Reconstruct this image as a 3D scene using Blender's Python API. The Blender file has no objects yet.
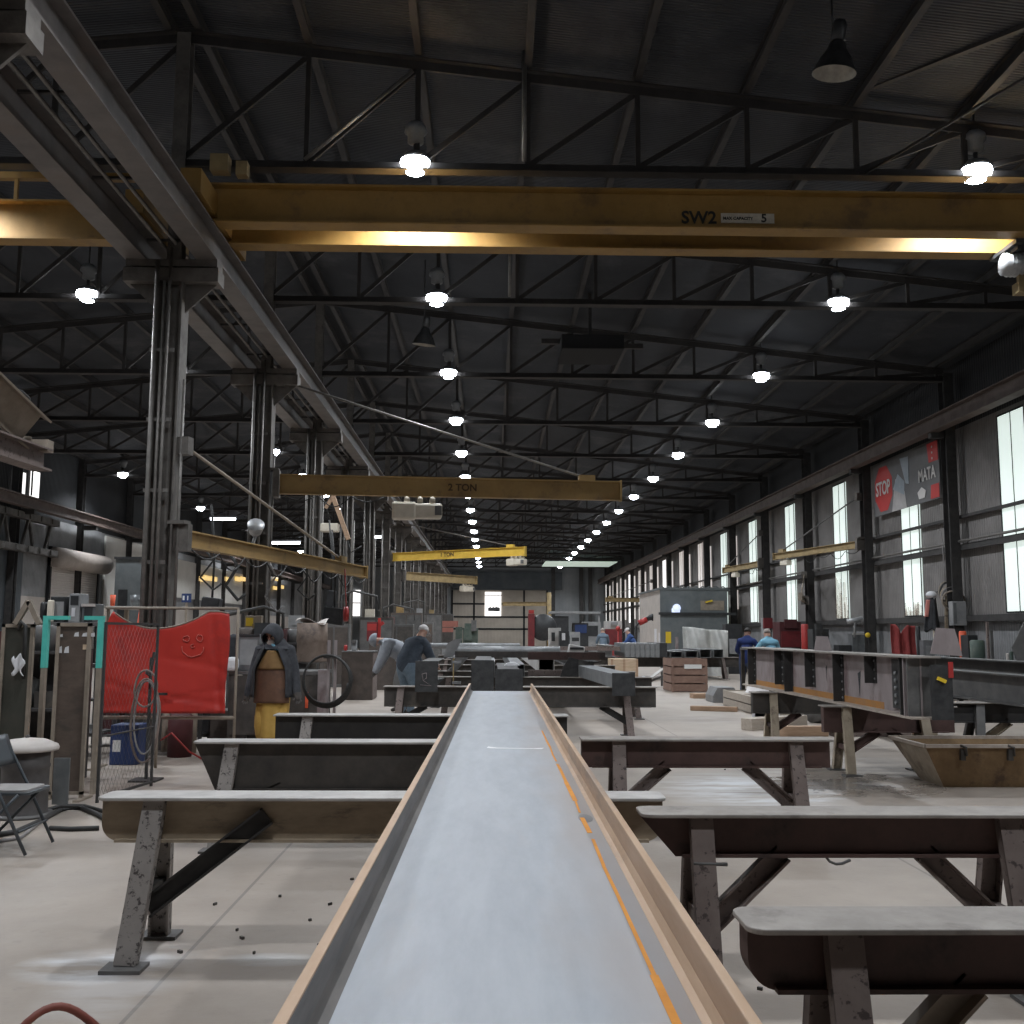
import bpy, bmesh, math, random
from mathutils import Vector, Matrix, Euler
random.seed(7)
SC = bpy.context.scene
COL = SC.collection
PI = math.pi
R = math.radians

# ------------------------------------------------------------------ camera model
F = 1024.0
H = 1.65
Yc = Vector((490-512, -(633-512), -F)).normalized()
_z0 = Vector((math.sin(.007), math.cos(.007), 0))
Zc = (_z0 - Yc*_z0.dot(Yc)).normalized()
Xc = Yc.cross(Zc)
cam = bpy.data.cameras.new('camera'); camo = bpy.data.objects.new('camera', cam); COL.objects.link(camo)
cam.sensor_width = 36; cam.lens = 36; cam.clip_end = 400; cam.clip_start = .05
camo.matrix_world = Matrix(((Xc.x, Xc.y, Xc.z, 0), (Yc.x, Yc.y, Yc.z, 0), (Zc.x, Zc.y, Zc.z, H), (0, 0, 0, 1)))
SC.camera = camo
def ray(px, py):
    c = Vector((px-512, 512-py, -F)); return Vector((c.dot(Xc), c.dot(Yc), c.dot(Zc)))
def at_y(px, py, Y): q = ray(px, py); t = Y/q.y; return Vector((q.x*t, Y, H+q.z*t))
def at_z(px, py, z=0.): q = ray(px, py); t = (z-H)/q.z; return Vector((q.x*t, q.y*t, z))
def at_x(px, py, X): q = ray(px, py); t = X/q.x; return Vector((X, q.y*t, H+q.z*t))

# ------------------------------------------------------------------ materials
def srgb(r, g, b):
    f = lambda c: (c/255/12.92 if c/255 <= .04045 else ((c/255+.055)/1.055)**2.4)
    return (f(r), f(g), f(b))
MATS = {}
def mat(name, c1, c2=None, scale=4., rough=.7, metal=0., c3=None, scale3=1.2, lo=.35, hi=.65, lo3=.52, hi3=.66, bump=0., det=6, stretch=None, wave=None, world=False):
    """noise-mottled surface; c3 = second larger stains; wave=(axis,scale,strength) corrugation bump"""
    m = bpy.data.materials.new(name); m.use_nodes = True
    nt = m.node_tree; N = nt.nodes; Lk = nt.links
    b = N['Principled BSDF']; b.inputs['Roughness'].default_value = rough; b.inputs['Metallic'].default_value = metal
    tc = N.new('ShaderNodeTexCoord')
    src = tc.outputs['Object']
    if world:
        ge = N.new('ShaderNodeNewGeometry'); src = ge.outputs['Position']
    if stretch:
        mp = N.new('ShaderNodeMapping'); mp.inputs['Scale'].default_value = stretch; Lk.new(src, mp.inputs['Vector']); vec = mp.outputs[0]
    else: vec = src
    col = None
    if c2 is None: b.inputs['Base Color'].default_value = (*c1, 1)
    else:
        n = N.new('ShaderNodeTexNoise'); n.inputs['Scale'].default_value = scale; n.inputs['Detail'].default_value = det; n.inputs['Roughness'].default_value = .65
        Lk.new(vec, n.inputs['Vector'])
        r = N.new('ShaderNodeValToRGB'); r.color_ramp.elements[0].position = lo; r.color_ramp.elements[1].position = hi
        r.color_ramp.elements[0].color = (*c1, 1); r.color_ramp.elements[1].color = (*c2, 1)
        Lk.new(n.outputs['Fac'], r.inputs['Fac']); col = r.outputs['Color']
        if c3:
            n3 = N.new('ShaderNodeTexNoise'); n3.inputs['Scale'].default_value = scale3; n3.inputs['Detail'].default_value = 8; n3.inputs['Roughness'].default_value = .7
            Lk.new(vec, n3.inputs['Vector'])
            r3 = N.new('ShaderNodeValToRGB'); r3.color_ramp.elements[0].position = lo3; r3.color_ramp.elements[1].position = hi3
            Lk.new(n3.outputs['Fac'], r3.inputs['Fac'])
            mx = N.new('ShaderNodeMix'); mx.data_type = 'RGBA'; Lk.new(r3.outputs['Color'], mx.inputs['Factor']); Lk.new(col, mx.inputs['A']); mx.inputs['B'].default_value = (*c3, 1)
            col = mx.outputs['Result']
        Lk.new(col, b.inputs['Base Color'])
    bsrc = None
    if wave:
        w = N.new('ShaderNodeTexWave'); w.bands_direction = wave[0]; w.inputs['Scale'].default_value = wave[1]; w.inputs['Distortion'].default_value = 0; Lk.new(src, w.inputs['Vector']); bsrc = w.outputs['Fac']; bs = wave[2]
    elif bump and c2 is not None: bsrc = n.outputs['Fac']; bs = bump
    if bsrc:
        bp = N.new('ShaderNodeBump'); bp.inputs['Strength'].default_value = bs; bp.inputs['Distance'].default_value = .03; Lk.new(bsrc, bp.inputs['Height']); Lk.new(bp.outputs[0], b.inputs['Normal'])
    MATS[name] = m; return m
def emis(name, c, s):
    m = bpy.data.materials.new(name); m.use_nodes = True; b = m.node_tree.nodes['Principled BSDF']
    b.inputs['Base Color'].default_value = (.6, .6, .6, 1); b.inputs['Emission Color'].default_value = (*c, 1); b.inputs['Emission Strength'].default_value = s
    MATS[name] = m; return m
def clear(name, c, alpha, rough=.3):
    m = mat(name, c, rough=rough); m.node_tree.nodes['Principled BSDF'].inputs['Alpha'].default_value = alpha; return m

mat('black_steel', (.022, .021, .021), (.05, .047, .044), 6, .6, .2)
mat('plate_black', (.028, .03, .032), (.06, .06, .062), 9, .55, .3)
mat('roof_steel', (.022, .019, .018), (.038, .033, .031), 3, .75)
mat('deck', (.017, .019, .024), (.027, .029, .035), .8, .85, c3=(.056, .056, .060), scale3=.35, wave=('Y', 5.2, .5), world=True)
mat('column_steel', (.105, .095, .087), (.16, .145, .13), 5, .6, .1, c3=(.07, .06, .054), scale3=2)
mat('runway_steel', (.115, .103, .097), (.17, .152, .143), 2.5, .55, .15, c3=(.15, .125, .11), scale3=1.3)
mat('right_column', (.025, .024, .024), (.05, .046, .044), 5, .7)
mat('runway_brown', (.075, .05, .042), (.12, .09, .078), 3, .7)
mat('conduit', (.22, .205, .19), (.15, .14, .13), 8, .45, .4)
mat('crane_yellow', (.24, .135, .03), (.33, .19, .048), 2.2, .6, 0, c3=(.16, .09, .028), scale3=1.1)
mat('jib_ochre', (.30, .195, .075), (.38, .25, .10), 3, .6, 0, c3=(.2, .13, .06), scale3=1.5)
mat('jib_bright', (.62, .40, .05), (.75, .5, .08), 3, .5)
mat('jib_dirty', (.22, .16, .08), (.34, .25, .12), 3, .7)
mat('hoist_cream', (.62, .56, .46), (.72, .66, .56), 5, .5)
mat('hoist_grey', (.35, .36, .37), (.5, .5, .5), 6, .45, .4)
mat('lettering_black', (.02, .018, .015), rough=.7)
mat('label_white', (.62, .57, .48), (.5, .44, .36), 20, .6)
mat('lamp_white', (.2, .205, .215), (.15, .155, .16), 10, .5)
mat('lamp_dark', (.04, .04, .042), (.07, .07, .07), 10, .45, .5)
mat('lamp_inside', (.45, .42, .36), (.3, .28, .25), 8, .4)
mat('dusty_top', (.25, .225, .205), (.335, .305, .28), 7, .75, 0, c3=(.16, .14, .13), scale3=4, lo3=.58, hi3=.75)
mat('dusty_pale', (.40, .38, .365), (.52, .495, .475), 7, .55, .1, c3=(.3, .27, .25), scale3=5, lo3=.6, hi3=.75)
mat('horse_tan', (.27, .215, .155), (.38, .305, .22), 5, .65, 0, c3=(.06, .05, .045), scale3=2.2, stretch=(1, 1, 3), lo3=.55, hi3=.7)
mat('horse_brown', (.065, .036, .032), (.105, .06, .052), 4, .6, .1, c3=(.03, .022, .02), scale3=2)
mat('horse_dark', (.04, .036, .034), (.075, .066, .058), 5, .6, .1, c3=(.12, .10, .075), scale3=1.6, lo3=.58, hi3=.7)
mat('horse_charcoal', (.026, .025, .025), (.045, .042, .04), 5, .6, .15)
mat('leg_spatter', (.28, .255, .24), (.35, .32, .30), 5, .65, .1, c3=(.07, .06, .058), scale3=26, lo3=.54, hi3=.6)
mat('leg_brown', (.15, .115, .105), (.2, .16, .145), 6, .65, .1, c3=(.06, .045, .042), scale3=22, lo3=.56, hi3=.62)
mat('leg_cream', (.34, .28, .21), (.45, .38, .29), 6, .65, 0, c3=(.14, .11, .09), scale3=5)
mat('web_grey', (.355, .372, .405), (.415, .433, .465), 3.5, .55, .1, stretch=(3, .6, 1), c3=(.40, .385, .39), scale3=1.1, lo3=.55, hi3=.8)
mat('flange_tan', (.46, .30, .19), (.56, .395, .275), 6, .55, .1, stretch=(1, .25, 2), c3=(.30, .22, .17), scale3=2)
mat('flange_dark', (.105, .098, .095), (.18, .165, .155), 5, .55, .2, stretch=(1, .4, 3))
mat('girder_mauve', (.25, .21, .21), (.33, .285, .285), 4, .6, .15, c3=(.17, .12, .12), scale3=2.2, stretch=(1, 1, .5))
mat('girder_orange', (.42, .19, .04), (.33, .17, .07), 6, .75)
mat('steel_grey', (.19, .19, .195), (.28, .28, .28), 4, .5, .25)
mat('steel_mid', (.10, .098, .098), (.16, .155, .15), 4, .55, .25)
mat('tube_grey', (.19, .195, .20), (.27, .275, .28), 5, .45, .3)
mat('rust_skip', (.175, .108, .052), (.25, .16, .08), 5, .75, 0, c3=(.10, .06, .035), scale3=2.6, bump=.3)
mat('skip_side', (.25, .20, .15), (.35, .29, .22), 6, .75, 0, c3=(.15, .11, .08), scale3=2.5)
mat('skip_rim', (.30, .25, .21), (.42, .36, .31), 9, .65)
mat('tarp_red', (.44, .026, .018), (.52, .036, .024), 2, .5, 0, c3=(.30, .024, .02), scale3=1.6)
mat('chalk_pink', (.75, .28, .24), rough=.8)
mat('cloth_red', (.22, .032, .03), (.28, .046, .044), 5, .8)
mat('frame_tan', (.23, .19, .15), (.31, .26, .21), 6, .65)
mat('frame_dark', (.03, .03, .03), (.055, .05, .05), 6, .6)
mat('teal', (.08, .50, .43), (.11, .58, .5), 6, .55)
mat('screen_brown', (.075, .055, .045), (.12, .09, .072), 3, .5, 0, c3=(.05, .045, .04), scale3=2, stretch=(1, 1, 2.5))
mat('screen_green', (.035, .04, .032), (.06, .055, .045), 3, .5)
mat('sheet_metal', (.14, .15, .155), (.2, .21, .215), 5, .4, .4)
mat('blue_box', (.018, .038, .12), (.025, .05, .16), 5, .55)
mat('paper', (.7, .7, .68), rough=.8)
mat('lid_cream', (.47, .43, .40), (.55, .5, .47), 6, .6)
mat('drum_dark', (.06, .055, .055), (.1, .09, .088), 5, .6)
mat('chair_grey', (.05, .06, .07), (.075, .085, .095), 5, .4, .2)
mat('chair_pad', (.30, .29, .28), (.38, .36, .35), 5, .8)
mat('rubber', (.02, .02, .02), (.035, .034, .033), 10, .6)
mat('hose_red', (.16, .035, .025), (.22, .06, .04), 10, .55)
mat('hose_grey', (.2, .19, .19), (.28, .26, .25), 8, .6)
mat('hose_brown', (.24, .18, .155), (.16, .12, .105), 8, .6)
mat('plastic_orange', (.75, .12, .05), rough=.6)
mat('plastic_red', (.42, .035, .032), (.33, .028, .025), 5, .5)
mat('machine_red', (.17, .018, .022), (.12, .016, .018), 4, .55)
mat('machine_faded', (.42, .16, .125), (.34, .13, .1), 4, .65)
mat('machine_green', (.05, .08, .065), (.1, .12, .1), 5, .6)
mat('machine_grey', (.22, .225, .23), (.32, .32, .32), 4, .6)
mat('machine_light', (.46, .45, .44), (.56, .54, .52), 4, .6)
mat('machine_black', (.02, .022, .024), (.04, .04, .042), 4, .5)
mat('booth_grey', (.115, .13, .135), (.16, .175, .18), 2, .7)
mat('booth_beige', (.45, .41, .375), (.54, .49, .45), 2, .75)
mat('plastic_sheet', (.47, .47, .45), (.6, .59, .56), 3, .4)
mat('wood', (.36, .235, .15), (.46, .31, .21), 4, .75, stretch=(1, 5, 5))
mat('wood_grey', (.36, .31, .26), (.46, .40, .34), 4, .8, stretch=(1, 5, 5))
mat('wood_pale', (.5, .37, .25), (.6, .46, .33), 4, .8, stretch=(1, 5, 5))
mat('crate_red', (.20, .12, .092), (.26, .165, .125), 5, .75)
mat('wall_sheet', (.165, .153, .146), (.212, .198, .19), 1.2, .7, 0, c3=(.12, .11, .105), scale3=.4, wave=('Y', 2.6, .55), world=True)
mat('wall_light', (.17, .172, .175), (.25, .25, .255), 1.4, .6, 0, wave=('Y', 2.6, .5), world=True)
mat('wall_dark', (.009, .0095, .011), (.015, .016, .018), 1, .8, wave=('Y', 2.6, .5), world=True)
mat('wall_blue', (.055, .065, .075), (.085, .095, .105), 1, .7, wave=('Y', 2.6, .4), world=True)
mat('end_beige', (.31, .275, .235), (.39, .345, .295), .5, .75, wave=('X', 2.0, .4), world=True)
mat('end_grey', (.19, .2, .21), (.25, .26, .27), .5, .75, wave=('X', 2.0, .4), world=True)
mat('door_beige', (.43, .39, .36), (.49, .445, .41), 2, .7, wave=('Z', 3.2, .5), world=True)
mat('door_roll', (.36, .31, .275), (.43, .37, .33), 3, .65)
mat('panel_white', (.58, .56, .52), (.66, .64, .6), 1, .7, wave=('Y', 2.6, .4), world=True)
mat('wall_tan', (.40, .355, .32), (.47, .42, .38), .8, .75)
mat('banner_grey', (.13, .13, .135), (.17, .168, .17), 1.4, .55)
mat('banner_red', (.5, .03, .028), (.58, .045, .04), 1, .55)
mat('banner_white', (.72, .70, .68), rough=.6)
mat('banner_blue', (.3, .36, .42), (.42, .47, .52), 3, .6)
mat('banner_pale', (.42, .40, .40), (.52, .5, .5), 3, .6)
mat('skin', (.50, .29, .215), (.56, .34, .26), 6, .55)
mat('skin_dark', (.23, .12, .085), (.28, .15, .11), 6, .55)
mat('hood_grey', (.036, .038, .045), (.06, .062, .07), 14, .95)
mat('jacket_black', (.028, .03, .034), (.045, .047, .052), 12, .9)
mat('apron_brown', (.10, .05, .032), (.15, .075, .045), 7, .75, 0, c3=(.065, .036, .028), scale3=3)
mat('apron_ochre', (.19, .105, .042), (.25, .145, .052), 7, .8)
mat('trousers_ochre', (.46, .28, .06), (.54, .34, .09), 7, .85)
mat('glove', (.07, .062, .058), (.12, .105, .095), 8, .9)
mat('boot', (.03, .025, .022), (.05, .042, .036), 8, .7)
mat('shirt_grey', (.30, .32, .355), (.37, .39, .43), 12, .95)
mat('jacket_navy', (.055, .07, .095), (.08, .1, .13), 12, .9)
mat('jeans', (.15, .21, .27), (.22, .29, .36), 14, .9)
mat('jeans_dark', (.03, .045, .09), (.045, .06, .115), 14, .9)
mat('cap_white', (.78, .75, .74), (.7, .66, .66), 8, .7)
mat('shirt_slate', (.13, .18, .23), (.17, .22, .28), 12, .9)
mat('shirt_blue', (.03, .07, .21), (.045, .095, .26), 12, .9)
mat('shirt_navy', (.008, .02, .09), (.014, .03, .13), 12, .9)
mat('shirt_sky', (.15, .34, .46), (.2, .41, .53), 12, .9)
mat('hair_dark', (.02, .016, .014), rough=.7)
mat('beard_grey', (.33, .28, .25), (.45, .4, .37), 30, .9)
mat('chalk_orange', (.85, .36, .06), (.75, .3, .05), 8, .8)
mat('chalk_white', (.8, .8, .8), rough=.85)
mat('yellow_paint', (.75, .52, .03), rough=.6)
mat('bag_white', (.7, .7, .72), (.6, .6, .62), 5, .6)
emis('lamp_glow', (.86, .93, 1.), 45)
emis('tube_glow', (.9, .95, 1.), 14)
emis('day_glow', (.80, .93, .87), .80)
emis('day_white', (1., .97, .95), 1.6)
emis('day_pink', (1., .9, .84), .5)
emis('skylight_glow', (.75, .95, .8), .42)
emis('amber_glow', (1., .66, .2), .9)
emis('screen_glow', (.6, .7, 1.), 1.)

# ------------------------------------------------------------------ mesh builder
class MB:
    def __init__(s): s.v = []; s.f = []; s.mi = []; s.cur = 0; s.sm = []
    def add(s, vs, fs, smooth=False):
        o = len(s.v); s.v += [tuple(v) for v in vs]
        for f in fs: s.f.append([o+i for i in f]); s.mi.append(s.cur); s.sm.append(smooth)
        return s
    def use(s, i): s.cur = i; return s
    def box(s, c, d, rot=None, taper=1.):
        hx, hy, hz = d[0]/2, d[1]/2, d[2]/2
        vs = []
        for z, t in ((-hz, 1), (hz, taper)):
            for x, y in ((-hx, -hy), (hx, -hy), (hx, hy), (-hx, hy)): vs.append(Vector((x*t, y*t, z)))
        if rot is not None:
            M = Euler(rot).to_matrix() if not isinstance(rot, Matrix) else rot
            vs = [M @ v for v in vs]
        c = Vector(c); vs = [v+c for v in vs]
        return s.add(vs, [(3, 2, 1, 0), (4, 5, 6, 7), (0, 1, 5, 4), (1, 2, 6, 5), (2, 3, 7, 6), (3, 0, 4, 7)])
    def bx(s, x0, x1, y0, y1, z0, z1): return s.box(((x0+x1)/2, (y0+y1)/2, (z0+z1)/2), (abs(x1-x0), abs(y1-y0), abs(z1-z0)))
    def frame(s, p0, p1, up=(0, 0, 1)):
        p0, p1 = Vector(p0), Vector(p1); d = (p1-p0); L = d.length; d = d/L; u = Vector(up)
        if abs(d.dot(u)) > .98: u = Vector((0, 1, 0)) if abs(d.y) < .9 else Vector((1, 0, 0))
        sd = d.cross(u).normalized(); u = sd.cross(d).normalized(); return p0, p1, d, sd, u, L
    def bar(s, p0, p1, w, h, up=(0, 0, 1)):
        return s.profile([(-w/2, -h/2), (w/2, -h/2), (w/2, h/2), (-w/2, h/2)], p0, p1, up)
    def profile(s, poly, p0, p1, up=(0, 0, 1), smooth=False):
        p0, p1, d, sd, u, L = s.frame(p0, p1, up); n = len(poly)
        vs = [p0+sd*a+u*b for a, b in poly]+[p1+sd*a+u*b for a, b in poly]
        fs = [(i, (i+1) % n, n+(i+1) % n, n+i) for i in range(n)]+[tuple(range(n-1, -1, -1)), tuple(range(n, 2*n))]
        return s.add(vs, fs)
    def ibeam(s, p0, p1, depth, width, tf=.018, tw=.012, up=(0, 0, 1)):
        h, w, t = depth/2, width/2, tw/2
        return s.profile([(-w, -h), (w, -h), (w, -h+tf), (t, -h+tf), (t, h-tf), (w, h-tf), (w, h), (-w, h), (-w, h-tf), (-t, h-tf), (-t, -h+tf), (-w, -h+tf)], p0, p1, up)
    def channel(s, p0, p1, depth, width, t=.014, up=(0, 0, 1)):
        h = depth/2
        return s.profile([(0, -h), (width, -h), (width, -h+t), (t, -h+t), (t, h-t), (width, h-t), (width, h), (0, h)], p0, p1, up)
    def hollow(s, p0, p1, w, h, t=.012, up=(0, 0, 1)):
        p0, p1, d, sd, u, L = s.frame(p0, p1, up)
        o = [(-w/2, -h/2), (w/2, -h/2), (w/2, h/2), (-w/2, h/2)]; i = [(a*(w-2*t)/w, b*(h-2*t)/h) for a, b in o]
        vs = [p+sd*a+u*b for p in (p0, p1) for q in (o, i) for a, b in q]
        fs = []
        for k in range(4):
            j = (k+1) % 4
            fs += [(k, j, 8+j, 8+k), (4+j, 4+k, 12+k, 12+j), (j, k, 4+k, 4+j), (8+k, 8+j, 12+j, 12+k)]
        return s.add(vs, fs)
    def tube(s, pts, r, n=8, closed=False, r1=None):
        pts = [Vector(p) for p in pts]; m = len(pts); vs = []; fs = []
        prev = None
        for i, p in enumerate(pts):
            a = pts[(i-1) % m] if (closed or i > 0) else p; b = pts[(i+1) % m] if (closed or i < m-1) else p
            d = (b-a); d = d.normalized() if d.length > 1e-9 else Vector((0, 0, 1))
            if prev is None:
                u = Vector((0, 0, 1)) if abs(d.z) < .9 else Vector((1, 0, 0))
                sd = d.cross(u).normalized()
            else:
                sd = (prev-d*prev.dot(d)); sd = sd.normalized() if sd.length > 1e-6 else d.orthogonal().normalized()
            prev = sd; u = sd.cross(d)
            rr = r if r1 is None else r+(r1-r)*i/(m-1)
            for k in range(n): vs.append(p+sd*math.cos(2*PI*k/n)*rr+u*math.sin(2*PI*k/n)*rr)
        for i in range(m if closed else m-1):
            for k in range(n):
                i2 = (i+1) % m; fs.append((i*n+k, i*n+(k+1) % n, i2*n+(k+1) % n, i2*n+k))
        if not closed: fs += [tuple(range(n-1, -1, -1)), tuple((m-1)*n+k for k in range(n))]
        return s.add(vs, fs, True)
    def cyl(s, c, r, h, n=20, axis='z'):
        c = Vector(c); a = {'z': Vector((0, 0, 1)), 'x': Vector((1, 0, 0)), 'y': Vector((0, 1, 0))}[axis]
        return s.tube([c-a*h/2, c+a*h/2], r, n)
    def lathe(s, prof, c=(0, 0, 0), n=24, axis=None, caps=True):
        c = Vector(c); vs = []; fs = []
        M = axis if axis is not None else Matrix.Identity(3)
        for r, z in prof:
            for k in range(n): vs.append(c+M @ Vector((r*math.cos(2*PI*k/n), r*math.sin(2*PI*k/n), z)))
        for i in range(len(prof)-1):
            for k in range(n): fs.append((i*n+k, i*n+(k+1) % n, (i+1)*n+(k+1) % n, (i+1)*n+k))
        if caps and prof[0][0] > 1e-4: fs.append(tuple(range(n-1, -1, -1)))
        if caps and prof[-1][0] > 1e-4: fs.append(tuple((len(prof)-1)*n+k for k in range(n)))
        return s.add(vs, fs, True)
    def prism(s, poly, o, a, b, t):
        """poly in (a,b) axes from origin o, thickness vector t"""
        o, a, b, t = Vector(o), Vector(a), Vector(b), Vector(t); n = len(poly)
        vs = [o+a*x+b*y for x, y in poly]; vs += [v+t for v in vs]
        return s.add(vs, [tuple(range(n-1, -1, -1)), tuple(range(n, 2*n))]+[(i, (i+1) % n, n+(i+1) % n, n+i) for i in range(n)])
    def ball(s, c, r, n=12, sc=(1, 1, 1)):
        prof = [(max(r*math.sin(PI*i/8), 1e-5), -r*math.cos(PI*i/8)) for i in range(9)]
        return s.lathe(prof, c, n, Matrix.Diagonal(Vector(sc)))
    def grid(s, fn, nu, nv, smooth=True):
        vs = [fn(i/nu, j/nv) for j in range(nv+1) for i in range(nu+1)]
        fs = [(j*(nu+1)+i, j*(nu+1)+i+1, (j+1)*(nu+1)+i+1, (j+1)*(nu+1)+i) for j in range(nv) for i in range(nu)]
        return s.add(vs, fs, smooth)
    def sheet(s, fn, nu, nv, t=(0, .012, 0)):
        t = Vector(t); s.grid(fn, nu, nv); s.grid(lambda u, v: Vector(fn(u, v))+t, nu, nv)
        o = len(s.v)-2*(nu+1)*(nv+1); n = (nu+1)*(nv+1); e = [i for i in range(nu+1)]+[j*(nu+1)+nu for j in range(1, nv+1)]+[nv*(nu+1)+i for i in range(nu-1, -1, -1)]+[j*(nu+1) for j in range(nv-1, 0, -1)]
        for k in range(len(e)): a, b = e[k], e[(k+1) % len(e)]; s.f.append([o+a, o+b, o+n+b, o+n+a]); s.mi.append(s.cur); s.sm.append(False)
        return s
    def build(s, name, mats, parent=None, loc=None, bevel=0.):
        me = bpy.data.meshes.new(name); me.from_pydata(s.v, [], s.f)
        if isinstance(mats, str): mats = [mats]
        for m in mats: me.materials.append(MATS[m])
        me.polygons.foreach_set('material_index', s.mi); me.polygons.foreach_set('use_smooth', s.sm)
        bm = bmesh.new(); bm.from_mesh(me); bmesh.ops.recalc_face_normals(bm, faces=bm.faces); bm.to_mesh(me); bm.free()
        o = bpy.data.objects.new(name, me); COL.objects.link(o)
        if parent is not None: o.parent = parent
        if loc is not None: o.location = loc
        if bevel:
            md = o.modifiers.new('edge_softening', 'BEVEL'); md.width = bevel; md.segments = 2; md.limit_method = 'ANGLE'; md.angle_limit = R(40)
        return o
def sweepsmooth(o, ang=40):
    return o

def tag(o, label, cat, group=None, kind=None):
    o['label'] = label; o['category'] = cat
    if group: o['group'] = group
    o['kind'] = kind or 'thing'
    return o
def thing(name, loc, label, cat, group=None, rz=0., kind=None):
    e = bpy.data.objects.new(name, None); COL.objects.link(e); e.location = loc; e.rotation_euler = (0, 0, rz); e.empty_display_size = .2
    return tag(e, label, cat, group, kind)
def struct(o): o['kind'] = 'structure'; return o
def copy_tree(o, parent=None):
    c = o.copy(); COL.objects.link(c)
    if parent is not None: c.parent = parent
    for ch in KIDS.get(o.name, []):
        copy_tree(ch, c)
    return c
KIDS = {}
def index_kids(o):
    ch = [x for x in o.children]; KIDS[o.name] = ch
    for x in ch: index_kids(x)
def text(name, s, size, m, parent, origin, right, up, extr=.004, cx='CENTER', bold=.022):
    cu = bpy.data.curves.new(name, 'FONT'); cu.body = s; cu.size = size; cu.extrude = extr; cu.align_x = cx; cu.align_y = 'CENTER'; cu.resolution_u = 3
    cu.offset = size*bold
    tmp = bpy.data.objects.new(name, cu); COL.objects.link(tmp); dg = bpy.context.evaluated_depsgraph_get(); dg.update()
    me = bpy.data.meshes.new_from_object(tmp.evaluated_get(dg)); bpy.data.objects.remove(tmp); me.materials.clear(); me.materials.append(MATS[m])
    o = bpy.data.objects.new(name, me); COL.objects.link(o); o.parent = parent
    r, u = Vector(right).normalized(), Vector(up).normalized(); n = r.cross(u)
    o.matrix_local = Matrix(((r.x, u.x, n.x, origin[0]), (r.y, u.y, n.y, origin[1]), (r.z, u.z, n.z, origin[2]), (0, 0, 0, 1)))
    return o
ORD = ['first', 'second', 'third', 'fourth', 'fifth', 'sixth', 'seventh', 'eighth', 'ninth', 'tenth', 'eleventh', 'twelfth', 'thirteenth', 'fourteenth', 'fifteenth', 'sixteenth', 'seventeenth', 'eighteenth', 'nineteenth', 'twentieth']

mat('clutter_brown', (.06, .047, .041), (.10, .08, .068), 5, .7, 0, c3=(.06, .05, .045), scale3=2)
mat('clutter_grey', (.055, .055, .055), (.10, .098, .095), 5, .6, 0, c3=(.06, .055, .05), scale3=2)
mat('cylinder_maroon', (.06, .014, .016), (.085, .02, .022), 5, .6)
mat('lettering_brown', (.09, .055, .025), rough=.8)
mat('chalk_dim', (.52, .12, .10), rough=.8)
mat('drum_rust', (.17, .125, .10), (.24, .185, .15), 5, .75, 0, c3=(.10, .075, .065), scale3=3)
mat('pitch', (.008, .008, .009), rough=.9)
# ------------------------------------------------------------------ the hall
Y0, BAY, YEND = 14.4, 6.1, 112.0
XR, XL, XRIDGE = 12.5, -18.2, -4.6
def fy(k): return Y0+BAY*k
def zroof(x): return 10.75-.106*abs(x-XRIDGE)

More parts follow.
